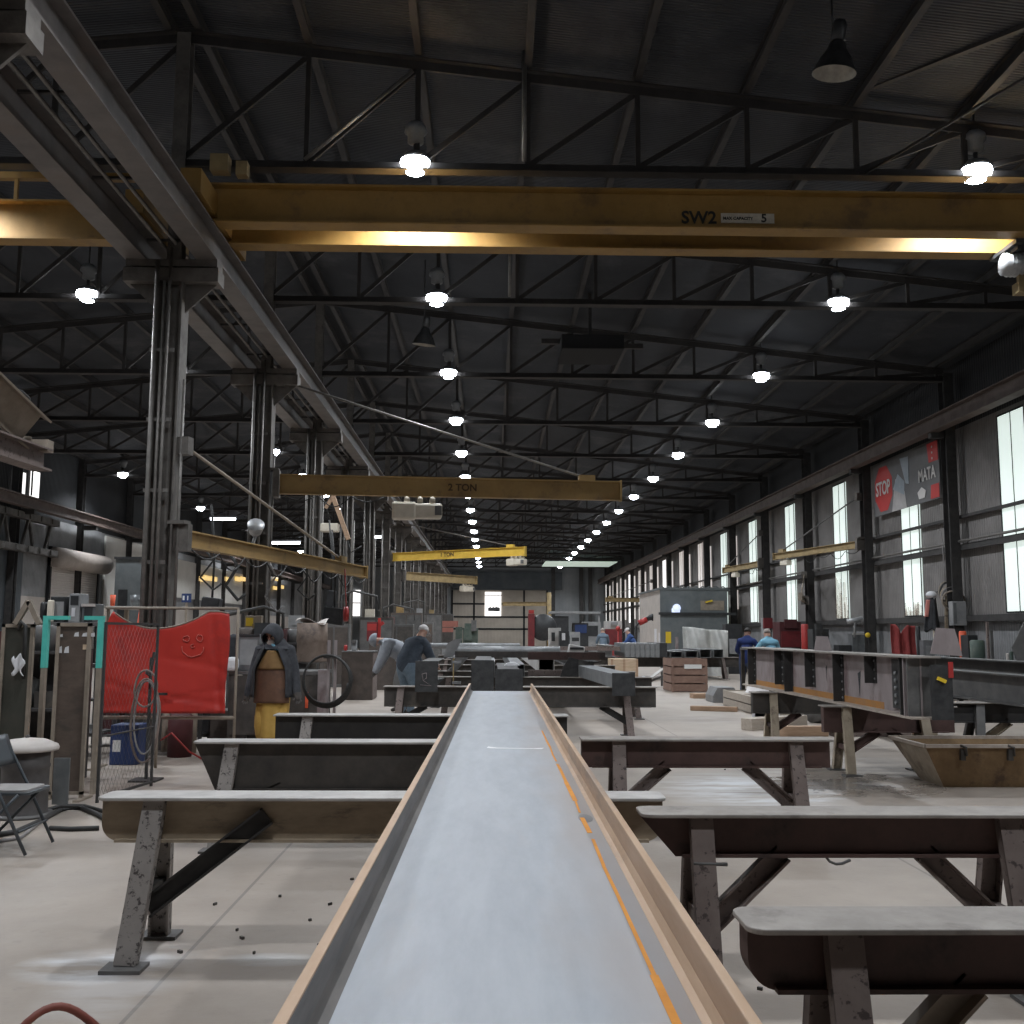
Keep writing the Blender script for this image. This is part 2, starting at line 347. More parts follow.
def floor_material():
    m = bpy.data.materials.new('concrete'); m.use_nodes = True; nt = m.node_tree; N = nt.nodes; Lk = nt.links; b = N['Principled BSDF']
    ge = N.new('ShaderNodeNewGeometry'); P = ge.outputs['Position']
    def noise(sc, det=8, rough=.65, stretch=None):
        n = N.new('ShaderNodeTexNoise'); n.inputs['Scale'].default_value = sc; n.inputs['Detail'].default_value = det; n.inputs['Roughness'].default_value = rough
        if stretch:
            mp = N.new('ShaderNodeMapping'); mp.inputs['Scale'].default_value = stretch; Lk.new(P, mp.inputs['Vector']); Lk.new(mp.outputs[0], n.inputs['Vector'])
        else: Lk.new(P, n.inputs['Vector'])
        return n.outputs['Fac']
    def ramp(f, p0, p1, c0, c1):
        r = N.new('ShaderNodeValToRGB'); e = r.color_ramp.elements; e[0].position = p0; e[1].position = p1; e[0].color = (*c0, 1); e[1].color = (*c1, 1); Lk.new(f, r.inputs['Fac']); return r.outputs['Color']
    def mix(f, a, bb):
        x = N.new('ShaderNodeMix'); x.data_type = 'RGBA'; Lk.new(f, x.inputs['Factor']); Lk.new(a, x.inputs['A'])
        if isinstance(bb, tuple): x.inputs['B'].default_value = (*bb, 1)
        else: Lk.new(bb, x.inputs['B'])
        return x.outputs['Result']
    def math2(op, a, bb):
        q = N.new('ShaderNodeMath'); q.operation = op
        for i, v in ((0, a), (1, bb)):
            if isinstance(v, (int, float)): q.inputs[i].default_value = v
            else: Lk.new(v, q.inputs[i])
        q.use_clamp = op == 'MULTIPLY'
        return q.outputs[0]
    def blob(cx, cy, rx, ry, soft=.5):
        mp = N.new('ShaderNodeMapping'); mp.inputs['Location'].default_value = (-cx/rx, -cy/ry, 0); mp.inputs['Scale'].default_value = (1/rx, 1/ry, 0); Lk.new(P, mp.inputs['Vector'])
        ln = N.new('ShaderNodeVectorMath'); ln.operation = 'LENGTH'; Lk.new(mp.outputs[0], ln.inputs[0])
        return ramp(ln.outputs['Value'], 1-soft, 1, (1, 1, 1), (0, 0, 0))
    col = ramp(noise(1.1), .3, .7, (.30, .254, .216), (.385, .330, .285))
    col = mix(ramp(noise(.35, 10, .7), .5, .72, (0, 0, 0), (.55, .55, .55)), col, (.26, .235, .215))
    col = mix(ramp(noise(9, 4), .6, .75, (0, 0, 0), (.35, .35, .35)), col, (.2, .185, .175))
    br = N.new('ShaderNodeTexBrick'); br.offset = 0; br.inputs['Scale'].default_value = 1; br.inputs['Brick Width'].default_value = 4.6; br.inputs['Row Height'].default_value = 6.1; br.inputs['Mortar Size'].default_value = .012; br.inputs['Mortar Smooth'].default_value = .2
    mp = N.new('ShaderNodeMapping'); mp.inputs['Location'].default_value = (1.55, 2.4, 0); Lk.new(P, mp.inputs['Vector']); Lk.new(mp.outputs[0], br.inputs['Vector'])
    col = mix(math2('MULTIPLY', br.outputs['Fac'], .6), col, (.13, .12, .11))
    n2 = ramp(noise(2.2, 6, .6, (.6, 2.2, 1)), .38, .6, (0, 0, 0), (1, 1, 1))
    for cx, cy, rx, ry, c, st in ((-1.95, 5.35, .42, .30, (.70, .71, .74), .75), (-1.1, 5.45, .3, .12, (.66, .67, .69), .45), (-1.75, 5.2, .35, .75, (.60, .60, .62), .3),
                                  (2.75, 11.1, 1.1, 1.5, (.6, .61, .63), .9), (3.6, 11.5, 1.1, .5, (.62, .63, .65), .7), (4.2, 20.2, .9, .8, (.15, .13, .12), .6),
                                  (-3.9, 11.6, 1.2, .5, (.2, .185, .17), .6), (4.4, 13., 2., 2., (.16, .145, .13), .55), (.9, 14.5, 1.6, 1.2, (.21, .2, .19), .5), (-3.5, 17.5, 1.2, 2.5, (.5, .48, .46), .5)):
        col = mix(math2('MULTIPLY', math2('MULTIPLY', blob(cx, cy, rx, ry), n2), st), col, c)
    col = mix(math2('MULTIPLY', math2('MULTIPLY', blob(3.05, 11.0, .75, .35, .6), ramp(noise(4, 5, .6, (.4, 3, 1)), .4, .55, (0, 0, 0), (1, 1, 1))), .8), col, (.17, .14, .12))
    wet = math2('MULTIPLY', blob(4.05, 11.6, 1.3, 1.3, .35), ramp(noise(1.6, 4), .4, .5, (0, 0, 0), (1, 1, 1)))
    col = mix(math2('MULTIPLY', wet, .6), col, (.17, .145, .125))
    Lk.new(col, b.inputs['Base Color']); rr = N.new('ShaderNodeMapRange'); Lk.new(wet, rr.inputs['Value']); rr.inputs['To Min'].default_value = .58; rr.inputs['To Max'].default_value = .16; Lk.new(rr.outputs[0], b.inputs['Roughness'])
    bp = N.new('ShaderNodeBump'); bp.inputs['Strength'].default_value = .15; bp.inputs['Distance'].default_value = .02; Lk.new(noise(14, 5), bp.inputs['Height']); Lk.new(bp.outputs[0], b.inputs['Normal'])
    MATS['concrete'] = m
floor_material()
struct(MB().bx(XL, XR+.1, -6, YEND, -.2, 0).build('floor', 'concrete'))

# roof deck, purlins, trusses
mb = MB()
for x0, x1 in ((XL-.3, XRIDGE), (XRIDGE, XR+.4)):
    mb.prism([(x0, zroof(x0)), (x1, zroof(x1)), (x1, zroof(x1)+.08), (x0, zroof(x0)+.08)], (0, -6, 0), (1, 0, 0), (0, 0, 1), (0, YEND+6.2, 0))
struct(mb.build('ceiling', 'deck'))
PX = [-1.12+1.63*i for i in range(-2, 9)]          # panel points right of the ridge
PXL = [2*XRIDGE-x for x in PX]
for i, x in enumerate(PX+PXL):
    zz = zroof(x)
    struct(MB().ibeam((x, -6, zz-.12), (x, YEND, zz-.12), .2, .11, .014, .014).build('roof_purlin', 'roof_steel'))
def truss(k, side):
    y = fy(k); xs = PX if side > 0 else PXL
    x0, x1 = XRIDGE, (12.1 if side > 0 else -17.9)
    mb = MB(); zb = 8.45
    mb.profile([(-.10, -.07), (.10, -.07), (.10, -.045), (.02, -.045), (.02, .07), (-.02, .07), (-.02, -.045), (-.10, -.045)], (x0, y, zb), (x1, y, zb))
    top = lambda x: zroof(x)-.32
    mb.profile([(-.10, .07), (.10, .07), (.10, .045), (.02, .045), (.02, -.09), (-.02, -.09), (-.02, .045), (-.10, .045)], (x0, y, top(x0)), (x1, y, top(x1)))
    xs = [x0]+[x for x in xs if abs(x-x0) > .6]
    for i, x in enumerate(xs):
        if top(x)-zb > .2: mb.bar((x, y, zb), (x, y, top(x)), .07, .06, (0, 1, 0))
        if i+1 < len(xs) and top(xs[i+1])-zb > .15:
            a, c = xs[i], xs[i+1]
            if side > 0: mb.bar((a, y+.03, zb+.05), (c, y+.03, top(c)-.05), .08, .05, (0, 1, 0))
            else: mb.bar((c, y+.03, zb+.05), (a, y+.03, top(a)-.05), .08, .05, (0, 1, 0))
    return struct(mb.build('roof_truss', 'roof_steel'))
for k in range(-2, 16):
    truss(k, 1); truss(k, -1)
# rods and braces between trusses
mb = MB(); mb.bar(at_y(857, 92, 14.4), (9.2, 9.0, 9.15), .09, .09); mb.build('roof_brace', 'roof_steel')['kind'] = 'structure'
mb = MB(); mb.tube([at_y(861, 176, 14.4), (8.3, 10.2, 9.2)], .022, 6); mb.build('roof_brace', 'roof_steel')['kind'] = 'structure'
mb = MB(); mb.tube([(-2.75, 14.3, 8.5), (-1.2, 14.3, 9.9)], .03, 6); mb.build('roof_brace', 'conduit')['kind'] = 'structure'
mb = MB(); mb.tube([(.45, 14.25, 8.5), (.45, 14.25, 10.2)], .035, 8); mb.build('drop_pipe', 'conduit')['kind'] = 'structure'
mb = MB(); mb.tube([(.35, 20.3, 8.5), (.35, 20.3, 10.2)], .03, 8); mb.build('drop_pipe', 'conduit')['kind'] = 'structure'
# louvred roof fan housing high over the aisle
fan = at_y(590, 350, 24.5)
t = thing('roof_vent_unit', fan, 'black square ventilation unit hung dark under the roof above the middle aisle', 'vent')
MB().box((0, 0, 0), (1.5, 1.5, .35)).build('housing', 'pitch', t, bevel=.02)
MB().box((-.95, 0, .2), (.5, .12, .12)).box((1.0, .0, .1), (.6, .12, .12)).box((0, 0, .9), (.08, .08, 1.5)).build('hanger', 'roof_steel', t)

# runway beams
def runway(x, z0, z1, m, name='crane_runway_beam'):
    return struct(MB().ibeam((x, -5, (z0+z1)/2), (x, YEND-.5, (z0+z1)/2), z1-z0, .30, .03, .025).bx(x-.03, x+.03, -5, YEND-.5, z1, z1+.06).build(name, m))
runway(-4.10, 6.95, 7.42, 'runway_steel'); runway(-5.12, 6.95, 7.42, 'runway_steel')
runway(11.75, 7.0, 7.42, 'runway_brown'); runway(-17.3, 6.22, 6.62, 'runway_brown')
for x in (-4.56, -4.76): struct(MB().tube([(x, -5, 7.2), (x, YEND-.5, 7.2)], .028, 6).build('conductor_bar', 'conduit'))
mb = MB()
for i in range(50): mb.bar((-4.97, -4+2.03*i, 7.24), (-4.26, -4+2.03*i, 7.24), .04, .03)
struct(mb.build('conductor_bracket', 'roof_steel'))
# columns
def left_column(k):
    y = fy(k); x = -4.6; mb = MB()
    mb.ibeam((x, y, 0), (x, y, 6.62), .36, .34, .026, .02, up=(1, 0, 0))
    mb.box((x, y, .02), (.6, .6, .04))
    mb.box((x, y, 6.72), (1.35, .34, .2)); mb.box((x, y, 6.90), (1.3, .3, .1))
    mb.prism([(-.62, 6.62), (-.18, 6.62), (-.18, 6.2)], (x, y-.02, 0), (1, 0, 0), (0, 0, 1), (0, .04, 0)); mb.prism([(.62, 6.62), (.18, 6.2), (.18, 6.62)], (x, y-.02, 0), (1, 0, 0), (0, 0, 1), (0, .04, 0))
    mb.ibeam((x+.02, y, 6.95), (x+.02, y, zroof(x)-.3), .22, .2, .02, .014, up=(0, 1, 0))
    o = struct(mb.build('column', 'column_steel'))
    c = MB()
    for dx, dy, r, z0, z1 in () if k > 4 else ((-.16, -.24, .035, .3, 6.9), (-.06, -.22, .025, 1.1, 6.6), (.02, -.23, .025, .9, 7.1), (.24, -.1, .022, 1.4, 5.2)):
        c.tube([(x+dx, y+dy, z0), (x+dx+random.uniform(-.015, .015), y+dy, (z0+z1)/2), (x+dx, y+dy, z1)], r, 8)
    if k > 4: c.tube([(x-.12, y-.24, .6), (x-.12, y-.24, 6.8)], .03, 6)
    for z in (1.6, 2.6, 3.6, 4.6, 5.6): c.box((x-.06, y-.2, z), (.34, .03, .05))
    c.build('conduit', 'conduit', o)
    return o
for k in range(-1, 16): left_column(k)
def right_column(k):
    y = fy(k)
    mb = MB(); mb.ibeam((12.15, y, 0), (12.15, y, 8.6), .36, .26, .02, .014, up=(0, 1, 0)); mb.box((11.84, y, 6.92), (.34, .2, .14))
    return struct(mb.build('column', 'right_column'))
for k in range(0, 16): right_column(k)
for k in range(0, 16):
    struct(MB().ibeam((-17.95, fy(k), 0), (-17.95, fy(k), 9.2), .3, .26, .02, .014, up=(0, 1, 0)).box((-17.5, fy(k), 6.12), (.6, .2, .18)).build('column', 'right_column'))

# right wall
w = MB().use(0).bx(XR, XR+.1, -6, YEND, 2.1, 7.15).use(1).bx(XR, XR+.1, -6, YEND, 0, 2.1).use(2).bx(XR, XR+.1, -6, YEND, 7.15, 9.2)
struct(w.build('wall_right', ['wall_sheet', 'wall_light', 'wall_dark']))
n = 0
for k in range(0, 16):
    y = fy(k)+3.9; n += 1
    if k < 9: y0, y1, z0, z1 = y-1.15, y+.12, 2.2, 7.0
    else: y0, y1, z0, z1 = y-.55, y+.55, 2.6, 6.9
    m = 'day_glow' if k < 7 else ('day_pink' if k % 3 else 'day_white')
    o = struct(MB().bx(XR-.05, XR-.005, y0, y1, z0, z1).build('window_%d' % n, m))
    f = MB()
    for yy, hw in ((y0, .018), ((y0+y1)/2, .008), (y1, .018)): f.bx(XR-.065, XR-.045, yy-hw, yy+hw, z0, z1)
    for zz in (z0, z1): f.bx(XR-.065, XR-.045, y0, y1, zz-.02, zz+.02)
    f.build('window_frame', 'wall_dark', o)
    if k > 5:
        n += 1
        o = struct(MB().bx(XR-.05, XR-.005, y-3.0-.4, y-3.0+.4, 2.9, 6.6).build('window_%d' % n, 'day_pink'))
# brown weather streaks low on the two nearest strips
t_ = MB(); rs = random.Random(3)
for k, hm in ((3, 1.5), (2, .4)):
    y = fy(k)+3.9
    for i in range(40):
        a = y-1.13+rs.uniform(0, 1.2); t_.bx(XR-.058-.0002*i, XR-.0575-.0002*i, a, a+rs.uniform(.03, .14), 2.22, 2.25+hm*rs.uniform(.05, 1)**1.5)
clear('weathered', (.55, .43, .35), .22, .8)
struct(t_.build('trim_stain', 'weathered'))
for i, (z, m, xx, r) in enumerate(((2.1, 'right_column', 12.38, .10), (3.95, 'right_column', 12.38, .10), (4.75, 'right_column', 12.42, .05))):
    struct(MB().bx(xx-.08, xx, -5, YEND, z-r, z+r*.6).build('trim_%d' % (i+1), m))
struct(MB().tube([(12.24, -5, 4.08), (12.24, 45, 4.08)], .035, 8).build('trim_5', 'conduit'))
struct(MB().tube([(12.24, 46, 4.02), (12.24, YEND, 4.02)], .03, 8).build('trim_6', 'conduit'))

# left wall: rectangles given where they stand on the wall plane
def yz(px0, py0, px1, py1, X=-18.0):
    a, b = at_x(px0, py0, X), at_x(px1, py1, X); return sorted((a.y, b.y))+sorted((a.z, b.z))
struct(MB().use(0).bx(XL, XL+.1, -6, YEND, 6.2, 9.6).use(1).bx(XL, XL+.1, -6, 40, 0, 6.2).use(2).bx(XL, XL+.1, 40, YEND, 0, 3.0).use(3).bx(XL, XL+.1, 40, YEND, 3.0, 6.2).build('wall_left', ['wall_dark', 'wall_blue', 'wall_tan', 'wall_light']))
for i, (a, b) in enumerate(((17, 26), (33, 40))):
    y0, y1, z0, z1 = yz(a, 474, b, 498); o = struct(MB().bx(-18.09, -18.03, y0, y1, z0, z1+.15).build('window_%d' % (60+i), 'day_white'))
    f = MB(); [f.bx(-18.03, -18.0, yy-.05, yy+.05, z0, z1+.15) for yy in (y0, y1)]; f.build('window_frame', 'wall_dark', o)
y0, y1 = 42.3, 47.3
d = struct(MB().bx(-18.08, -18.0, y0, y1, 0, 4.3).build('door_1', 'door_beige'))
MB().cyl((-17.75, (y0+y1)/2, 4.65), .42, y1-y0+.3, 18, 'y').build('door_roll', 'door_roll', d)
MB().bx(-18.08, -17.95, y0-.15, y0, 0, 5.1).bx(-18.08, -17.95, y1, y1+.15, 0, 5.1).build('door_frame', 'wall_dark', d)
struct(MB().bx(-18.09, -18.01, y0-.3, y1+.3, 5.1, 6.2).build('trim_7', 'wall_light'))
struct(MB().bx(-18.09, -18.01, 48.2, 54.5, 0, 6.1).build('trim_8', 'panel_white'))
struct(MB().bx(-18.09, -18.01, 55.5, 75, 3.6, 5.8).build('trim_9', 'panel_white'))
# deep lattice girder carrying the wall over the open dark doorway
t = MB(); 
for z in (4.75, 6.0): t.bx(-17.9, -17.6, 20, 42, z-.13, z+.13)
for i in range(22): t.bar((-17.75, 20+i, 4.8), (-17.75, 20+i+(.5 if i % 2 else -.5), 5.95), .1, .1); t.box((-17.58, 20.5+i, 4.75), (.06, .55, .2)); t.box((-17.58, 20.5+i, 6.0), (.06, .55, .2))
mat('lattice', (.05, .046, .043), (.12, .11, .1), 3, .7)
struct(t.build('lattice_girder', 'lattice'))
# yellow wall markers given an added glow, over the far left benches
for i, (px, py) in enumerate(((201, 579), (207, 578), (214, 579), (226, 579), (238, 579), (243, 579), (276, 579), (275, 588), (282, 587))):
    p = at_x(px, py, -17.9)
    o = MB().box((0, 0, 0), (.1, 1.2, .28)).build('wall_mounted_glow_marker', 'amber_glow', loc=p)
    tag(o, 'glowing amber marker on the far left wall, %s of the run from the nearest' % ORD[i], 'light', 'glowing amber markers on the far left wall')

# end wall
E_ = YEND
struct(MB().use(0).bx(XL, XR+.1, E_, E_+.15, 0, 9.9).build('wall_back', ['end_grey']))
def endrect(px0, py0, px1, py1): a, b = at_y(px0, py0, E_), at_y(px1, py1, E_); return a.x, b.x, b.z, a.z
x0, x1, z0, z1 = endrect(452, 590, 547, 648)
d = struct(MB().bx(x0, x1, E_-.08, E_-.01, 0, z1).build('door_2', 'end_beige'))
f = MB()
for q in (604, 617, 629): 
    zz = at_y(500, q, E_).z; f.bx(x0, x1, E_-.14, E_-.06, zz-.09, zz+.09)
for q in (452, 474, 524, 547):
    xx = at_y(q, 610, E_).x; f.bx(xx-.1, xx+.1, E_-.14, E_-.06, 0, z1)
f.build('door_frame', 'wall_dark', d)
x0, x1, z0, z1 = endrect(485, 592, 501, 616); o = struct(MB().bx(x0, x1, E_-.2, E_-.15, z0, z1).build('window_70', 'day_white')); MB().bx(x0, x1, E_-.22, E_-.2, z0+(z1-z0)*.86-.04, z0+(z1-z0)*.86+.04).build('window_bar', 'wall_dark', o)
x0, x1, z0, z1 = endrect(346, 590, 360, 616); o = struct(MB().bx(x0, x1, E_-.2, E_-.15, z0, z1).build('window_71', 'day_white')); MB().bx(x0, x1, E_-.22, E_-.2, z0+(z1-z0)*.5-.06, z0+(z1-z0)*.5+.06).build('window_bar', 'wall_dark', o)
x0, x1, z0, z1 = endrect(452, 572, 562, 590); struct(MB().bx(x0, x1, E_-.4, E_-.02, z0, z1).build('trim_11', 'wall_blue'))
for q in (553, 581, 590): 
    xx = at_y(q, 600, E_).x; struct(MB().ibeam((xx, E_-.3, 0), (xx, E_-.3, 9), .4, .4, .03, .03).build('column', 'right_column'))
struct(MB().bx(5.2, 12.0, 96.5, 103.5, 8.35, 8.42).build('window_72', 'skylight_glow'))
struct(MB().bx(XL, XR, -6.1, -6, 0, 10.2).build('wall_front', 'wall_dark'))

# ------------------------------------------------------------------ lamps
def lamp_tree(lit=True):
    e = bpy.data.objects.new('hanging_lamp', None); COL.objects.link(e)
    L = MB().lathe([(.02, .66), (.10, .64), (.155, .58), (.17, .50), (.12, .46), (.12, .34), (.06, .31)], n=16).build('ballast_housing', 'lamp_white', e)
    MB().tube([(0, 0, .15), (0, 0, .34)], .035, 8).build('stem', 'lamp_dark', e)
    MB().tube([(0, 0, .64), (0, 0, 1.35)], .018, 6).build('hanging_rod', 'lamp_dark', e)
    MB().lathe([(.04, .18), (.15, .16), (.21, .10), (.215, .06)], n=20).build('reflector_cap', 'lamp_white', e)
    MB().lathe([(.215, .055), (.225, .01), (.20, -.08), (.12, -.13), (.0001, -.145)], n=20).build('globe', 'lamp_glow', e)
    return e
LP = lamp_tree(); index_kids(LP)
first = [True]
LAMP_W = 850.
def spot(p, w, size=150, blend=.5, c=(.9, .95, 1.)):
    l = bpy.data.lights.new('lamp_light', 'SPOT'); l.energy = w; l.spot_size = R(size); l.spot_blend = blend; l.shadow_soft_size = .22; l.color = c
    o = bpy.data.objects.new('lamp_light', l); COL.objects.link(o); return o
def put_lamp(x, k, label, group):
    o = LP if first[0] else copy_tree(LP); first[0] = False
    o.location = (x, fy(k)+.02, 8.5); tag(o, label, 'lamp', group)
    s = spot(0, LAMP_W); s.parent = o; s.location = (0, 0, -.24)
def nth(k, end): return ('%s from the front' % ORD[k]) if k >= 0 else ('behind the camera, %s' % ('nearer' if k == -1 else 'farther'))
for k in range(-2, 16): put_lamp(7.2, k, 'high-bay lamp in the row along the windowed wall, %s' % nth(k, 0), 'high-bay lamps along the windowed side')
for k in range(-2, 16): put_lamp(-1.15, k, 'high-bay lamp in the row above the middle aisle, %s' % nth(k, 0), 'high-bay lamps over the middle aisle')
L8 = [-1, 0, 1, 2, 4, 5, 6, 7, 9, 11, 13]
for i, k in enumerate(L8): put_lamp(-8.3, k, 'high-bay lamp in the row just past the columns, %s' % (nth(i-1, 0)), 'high-bay lamps beyond the columns')
for i, k in enumerate((-1, 1, 3, 5, 7, 9, 12)): put_lamp(-16.2, k, 'high-bay lamp in the row by the roller door wall, %s' % (nth(i-1, 0)), 'high-bay lamps by the roller door wall')
def dead_lamp(p, label):
    e = thing('hanging_lamp', p, label, 'lamp', 'unlit bell lamps')
    Mx = Euler((R(8), R(6), 0)).to_matrix()
    MB().lathe([(.05, .42), (.10, .38), (.12, .3), (.2, .18), (.265, .02), (.275, 0)], n=24, axis=Mx, caps=False).build('bell_shade', 'lamp_dark', e)
    MB().lathe([(.268, .003), (.2, .15), (.12, .26), (.0001, .28)], n=24, axis=Mx, caps=False).build('reflector', 'lamp_inside', e)
    MB().lathe([(.07, .66), (.09, .6), (.09, .42), (.06, .4)], n=14, axis=Mx).build('ballast_housing', 'lamp_dark', e)
    MB().tube([(0, 0, .6), (0, 0, zroof(p.x)-p.z-.1)], .015, 6).build('hanging_rod', 'lamp_dark', e)
dead_lamp(at_y(834, 74, 12.0), 'unlit bell-shaped lamp with pale reflector hanging near the top of the roof')
dead_lamp(at_y(424, 345, 23.2), 'small unlit bell lamp hanging between two lit lamps over the aisle')
for i, (px, py, Y, L_, lab) in enumerate(((223, 519, 50, 1.2, 'long glowing tube light hung beyond the second column'), (285, 543, 52, 1.5, 'short tube light glowing low in the left bay by the third column'), (321, 570, 55, 1.0, 'small tube light glowing low behind the third column'), (375, 537, 60, 1.2, 'tube light glowing between the far columns'))):
    p = at_y(px, py, Y); e = thing('hanging_tube_light', p, lab, 'light', 'tube lights in the left bay')
    MB().box((0, 0, 0), (L_, .12, .1)).build('tube', 'tube_glow', e); MB().box((0, 0, .1), (L_+.1, .2, .08)).build('housing', 'lamp_white', e); MB().tube([(0, 0, .1), (0, 0, zroof(p.x)-p.z-.2)], .012, 5).build('hanging_rod', 'lamp_dark', e)

wd = bpy.data.worlds.new('world'); SC.world = wd; wd.use_nodes = True
wd.node_tree.nodes['Background'].inputs['Color'].default_value = (.6, .7, .85, 1); wd.node_tree.nodes['Background'].inputs['Strength'].default_value = .02
SC.view_settings.view_transform = 'Standard'; SC.view_settings.look = 'None'; SC.view_settings.gamma = 1; SC.view_settings.use_curve_mapping = False
SC.view_settings.exposure = 0.
# ------------------------------------------------------------------ overhead travelling cranes
def crane(y, ys, x0, x1, label, name='overhead_bridge_crane', zb=7.45, zt=8.03):
    t = thing(name, ((x0+x1)/2, y, zb), label, 'crane'); cx = (x0+x1)/2
    for yy in ys:
        g = MB().ibeam((x0-cx, yy-y, (zt-zb)/2), (x1-cx, yy-y, (zt-zb)/2), zt-zb, .30, .028, .02).build('girder', 'crane_yellow', t)
        for i in range(5): MB().bx(x0-cx+1+i*(x1-x0-2)/4-.006, x0-cx+1+i*(x1-x0-2)/4+.006, yy-y-.012, yy-y+.14, .03, zt-zb-.03).build('stiffener', 'crane_yellow', g)
    return t, cx
Yf, Yr = 14.22, 15.05
t, cx = crane(Yf, (Yf, Yr), -4.05, 11.7, 'long ochre double-girder overhead crane marked SW2 spanning the main bay')
for x in (-4.1, 11.75):
    e = MB().box((x-cx, .42, .28), (.28, 2.6, .34)).build('end_truck', 'crane_yellow', t)
    w = MB()
    for yy in (-.7, 1.5): w.cyl((x-cx, yy, .15), .11, .1, 14, 'x')
    w.build('wheel', 'steel_mid', e)
    MB().box((x-cx+(.25 if x < 0 else -.25), -.35, .75), (.25, .2, .24)).box((x-cx+(.55 if x < 0 else -.55), -.3, .7), (.16, .16, .2)).build('drive_motor', 'jib_dirty', t)
def fontat(px, py, s, px_h, Y, m, parent, org, name='lettering', extr=.004):
    p = at_y(px, py, Y); sz = px_h*Y/1024*1.0*1.38
    return text(name, s, sz, m, parent, p-Vector(org), (1, 0, 0), (0, 0, 1), extr)
org = (cx, Yf, 7.45)
fontat(699, 218, 'SW2', 13.5, Yf-.02, 'lettering_black', t, org)
p0, p1 = at_y(721, 223, Yf-.01), at_y(774, 214, Yf-.01)
lb = MB().bx(p0.x-cx, p1.x-cx, -.018, -.012, p0.z-7.45, p1.z-7.45).build('label_plate', 'label_white', t)
fontat(764, 218.5, '5', 9, Yf-.022, 'lettering_black', lb, org)
fontat(738, 218.5, 'MAX CAPACITY', 3.2, Yf-.022, 'lettering_black', lb, org)
# hoist trolley on the SW2 crane
p = at_y(1020, 268, 14.65)
h = thing('hanging_crane_hoist', p, 'grey hoist trolley with finned motor hanging under the SW2 crane at the window side', 'hoist')
MB().cyl((-.0, 0, .05), .17, .5, 18, 'x').build('motor', 'hoist_grey', h)
f = MB(); [f.lathe([(.175, -.01), (.19, 0), (.175, .01)], (-.18+i*.06, 0, .05), 18, Euler((0, PI/2, 0)).to_matrix()) for i in range(7)]; f.build('motor_fins', 'hoist_grey', h)
MB().cyl((.6, .0, -.05), .24, .6, 20, 'x').build('rope_drum', 'hoist_grey', h)
MB().box((.2, 0, .27), (.9, .8, .06)).box((-.15, 0, .24), (.06, .6, .12)).build('trolley_frame', 'machine_black', h)
MB().box((.0, -.03, -.33), (.2, .2, .16)).box((.0, 0, -.18), (.08, .08, .22)).build('hook_block', 'jib_dirty', h)
# crane in the left bay
t, cx = crane(14.95, (14.95,), -17.3, -5.1, 'yellow single-girder overhead crane crossing the left bay beyond the columns', zt=8.06)
MB().bx(-6.1, 6.1, -.06, .06, .98, 1.08).build('walkway_rail', 'crane_yellow', t)
m_ = MB(); [m_.box((-6+i*2, 0, .8), (.05, .05, .4)) for i in range(7)]; m_.build('rail_post', 'crane_yellow', t)
for x in (-6.1, 6.1): MB().box((x, .2, .28), (.26, 2.2, .34)).build('end_truck', 'crane_yellow', t)

# ------------------------------------------------------------------ jib cranes
def jib(base, tip, z, dep, m, label, rod_z=None, rod_t=.9, wid=.15, rod2=False, name='column_mounted_jib_crane', rod_m='conduit', cable=True, cap=True, ce=1.):
    b = Vector((base[0], base[1], z)); tp = Vector((tip[0], tip[1], z)); d = tp-b; L = d.length; d.normalize(); a = math.atan2(d.y, d.x)
    t = thing(name, b, label, 'crane', rz=a)
    arm = MB().ibeam((0.1, 0, 0), (L, 0, 0), dep, wid, .02, .014).build('arm', m, t)
    if cap: MB().box((L+.01, 0, 0), (.03, wid+.03, dep+.04)).build('end_stop', m, t)
    MB().box((.05, 0, 0), (.12, .3, dep+.14)).box((.0, 0, dep/2+.09), (.18, .26, .05)).build('pivot_bracket', 'column_steel', t)
    if rod_z:
        MB().tube([(.1, 0, rod_z-z), (L*rod_t, 0, dep/2+.06)], .025, 6).build('tie_rod', rod_m, t)
        MB().box((L*rod_t, 0, dep/2+.05), (.34, .14, .13)).build('rod_bracket', m, t); MB().box((.06, 0, rod_z-z), (.16, .2, .25)).build('upper_bracket', 'column_steel', t)
    if cable:
        pts = []; n = max(3, int(L*ce/.9))
        for i in range(n*6+1):
            u = i/6; pts.append((.2+u*(L*ce-.4)/n, -.1, -dep/2-.03-.22*abs(math.sin(PI*(u % 1)))*(0.5+.5*((i//6) % 2))))
        MB().tube(pts, .012, 5).build('festoon_cable', 'rubber', t)
    return t, a, L
def hoist(p, w, m, label, a=0., hook=.0):
    h = thing('hanging_electric_hoist', p, label, 'hoist', rz=a)
    MB().box((-w*.30, 0, 0), (w*.42, w*.34, w*.30)).build('motor_housing', m, h, bevel=w*.04)
    MB().box((w*.12, 0, .0), (w*.5, w*.30, w*.26)).build('gearbox', m, h, bevel=w*.04)
    MB().box((w*.30, -w*.16, -.0), (w*.12, w*.06, w*.16)).build('control_box', 'steel_mid', h)
    tr = MB()
    for dx in (-.28, -.02, .22):
        tr.box((w*dx*.9, 0, w*.17), (w*.1, w*.2, w*.08)); [MB().cyl((w*dx*.9, s*w*.11, w*.2), w*.05, w*.04, 12, 'y').build('trolley_wheel', 'hoist_cream', h) for s in (-1, 1)]
    tr.build('trolley', m, h)
    if hook: MB().tube([(0, 0, -w*.12), (0, 0, -hook)], .012, 5).box((0, 0, -hook-.05), (.09, .07, .14)).build('chain_hook', 'steel_mid', h)
    return h
def under(p, z): return Vector((p.x, p.y, z))
tA = at_y(620, 492, 21.1)
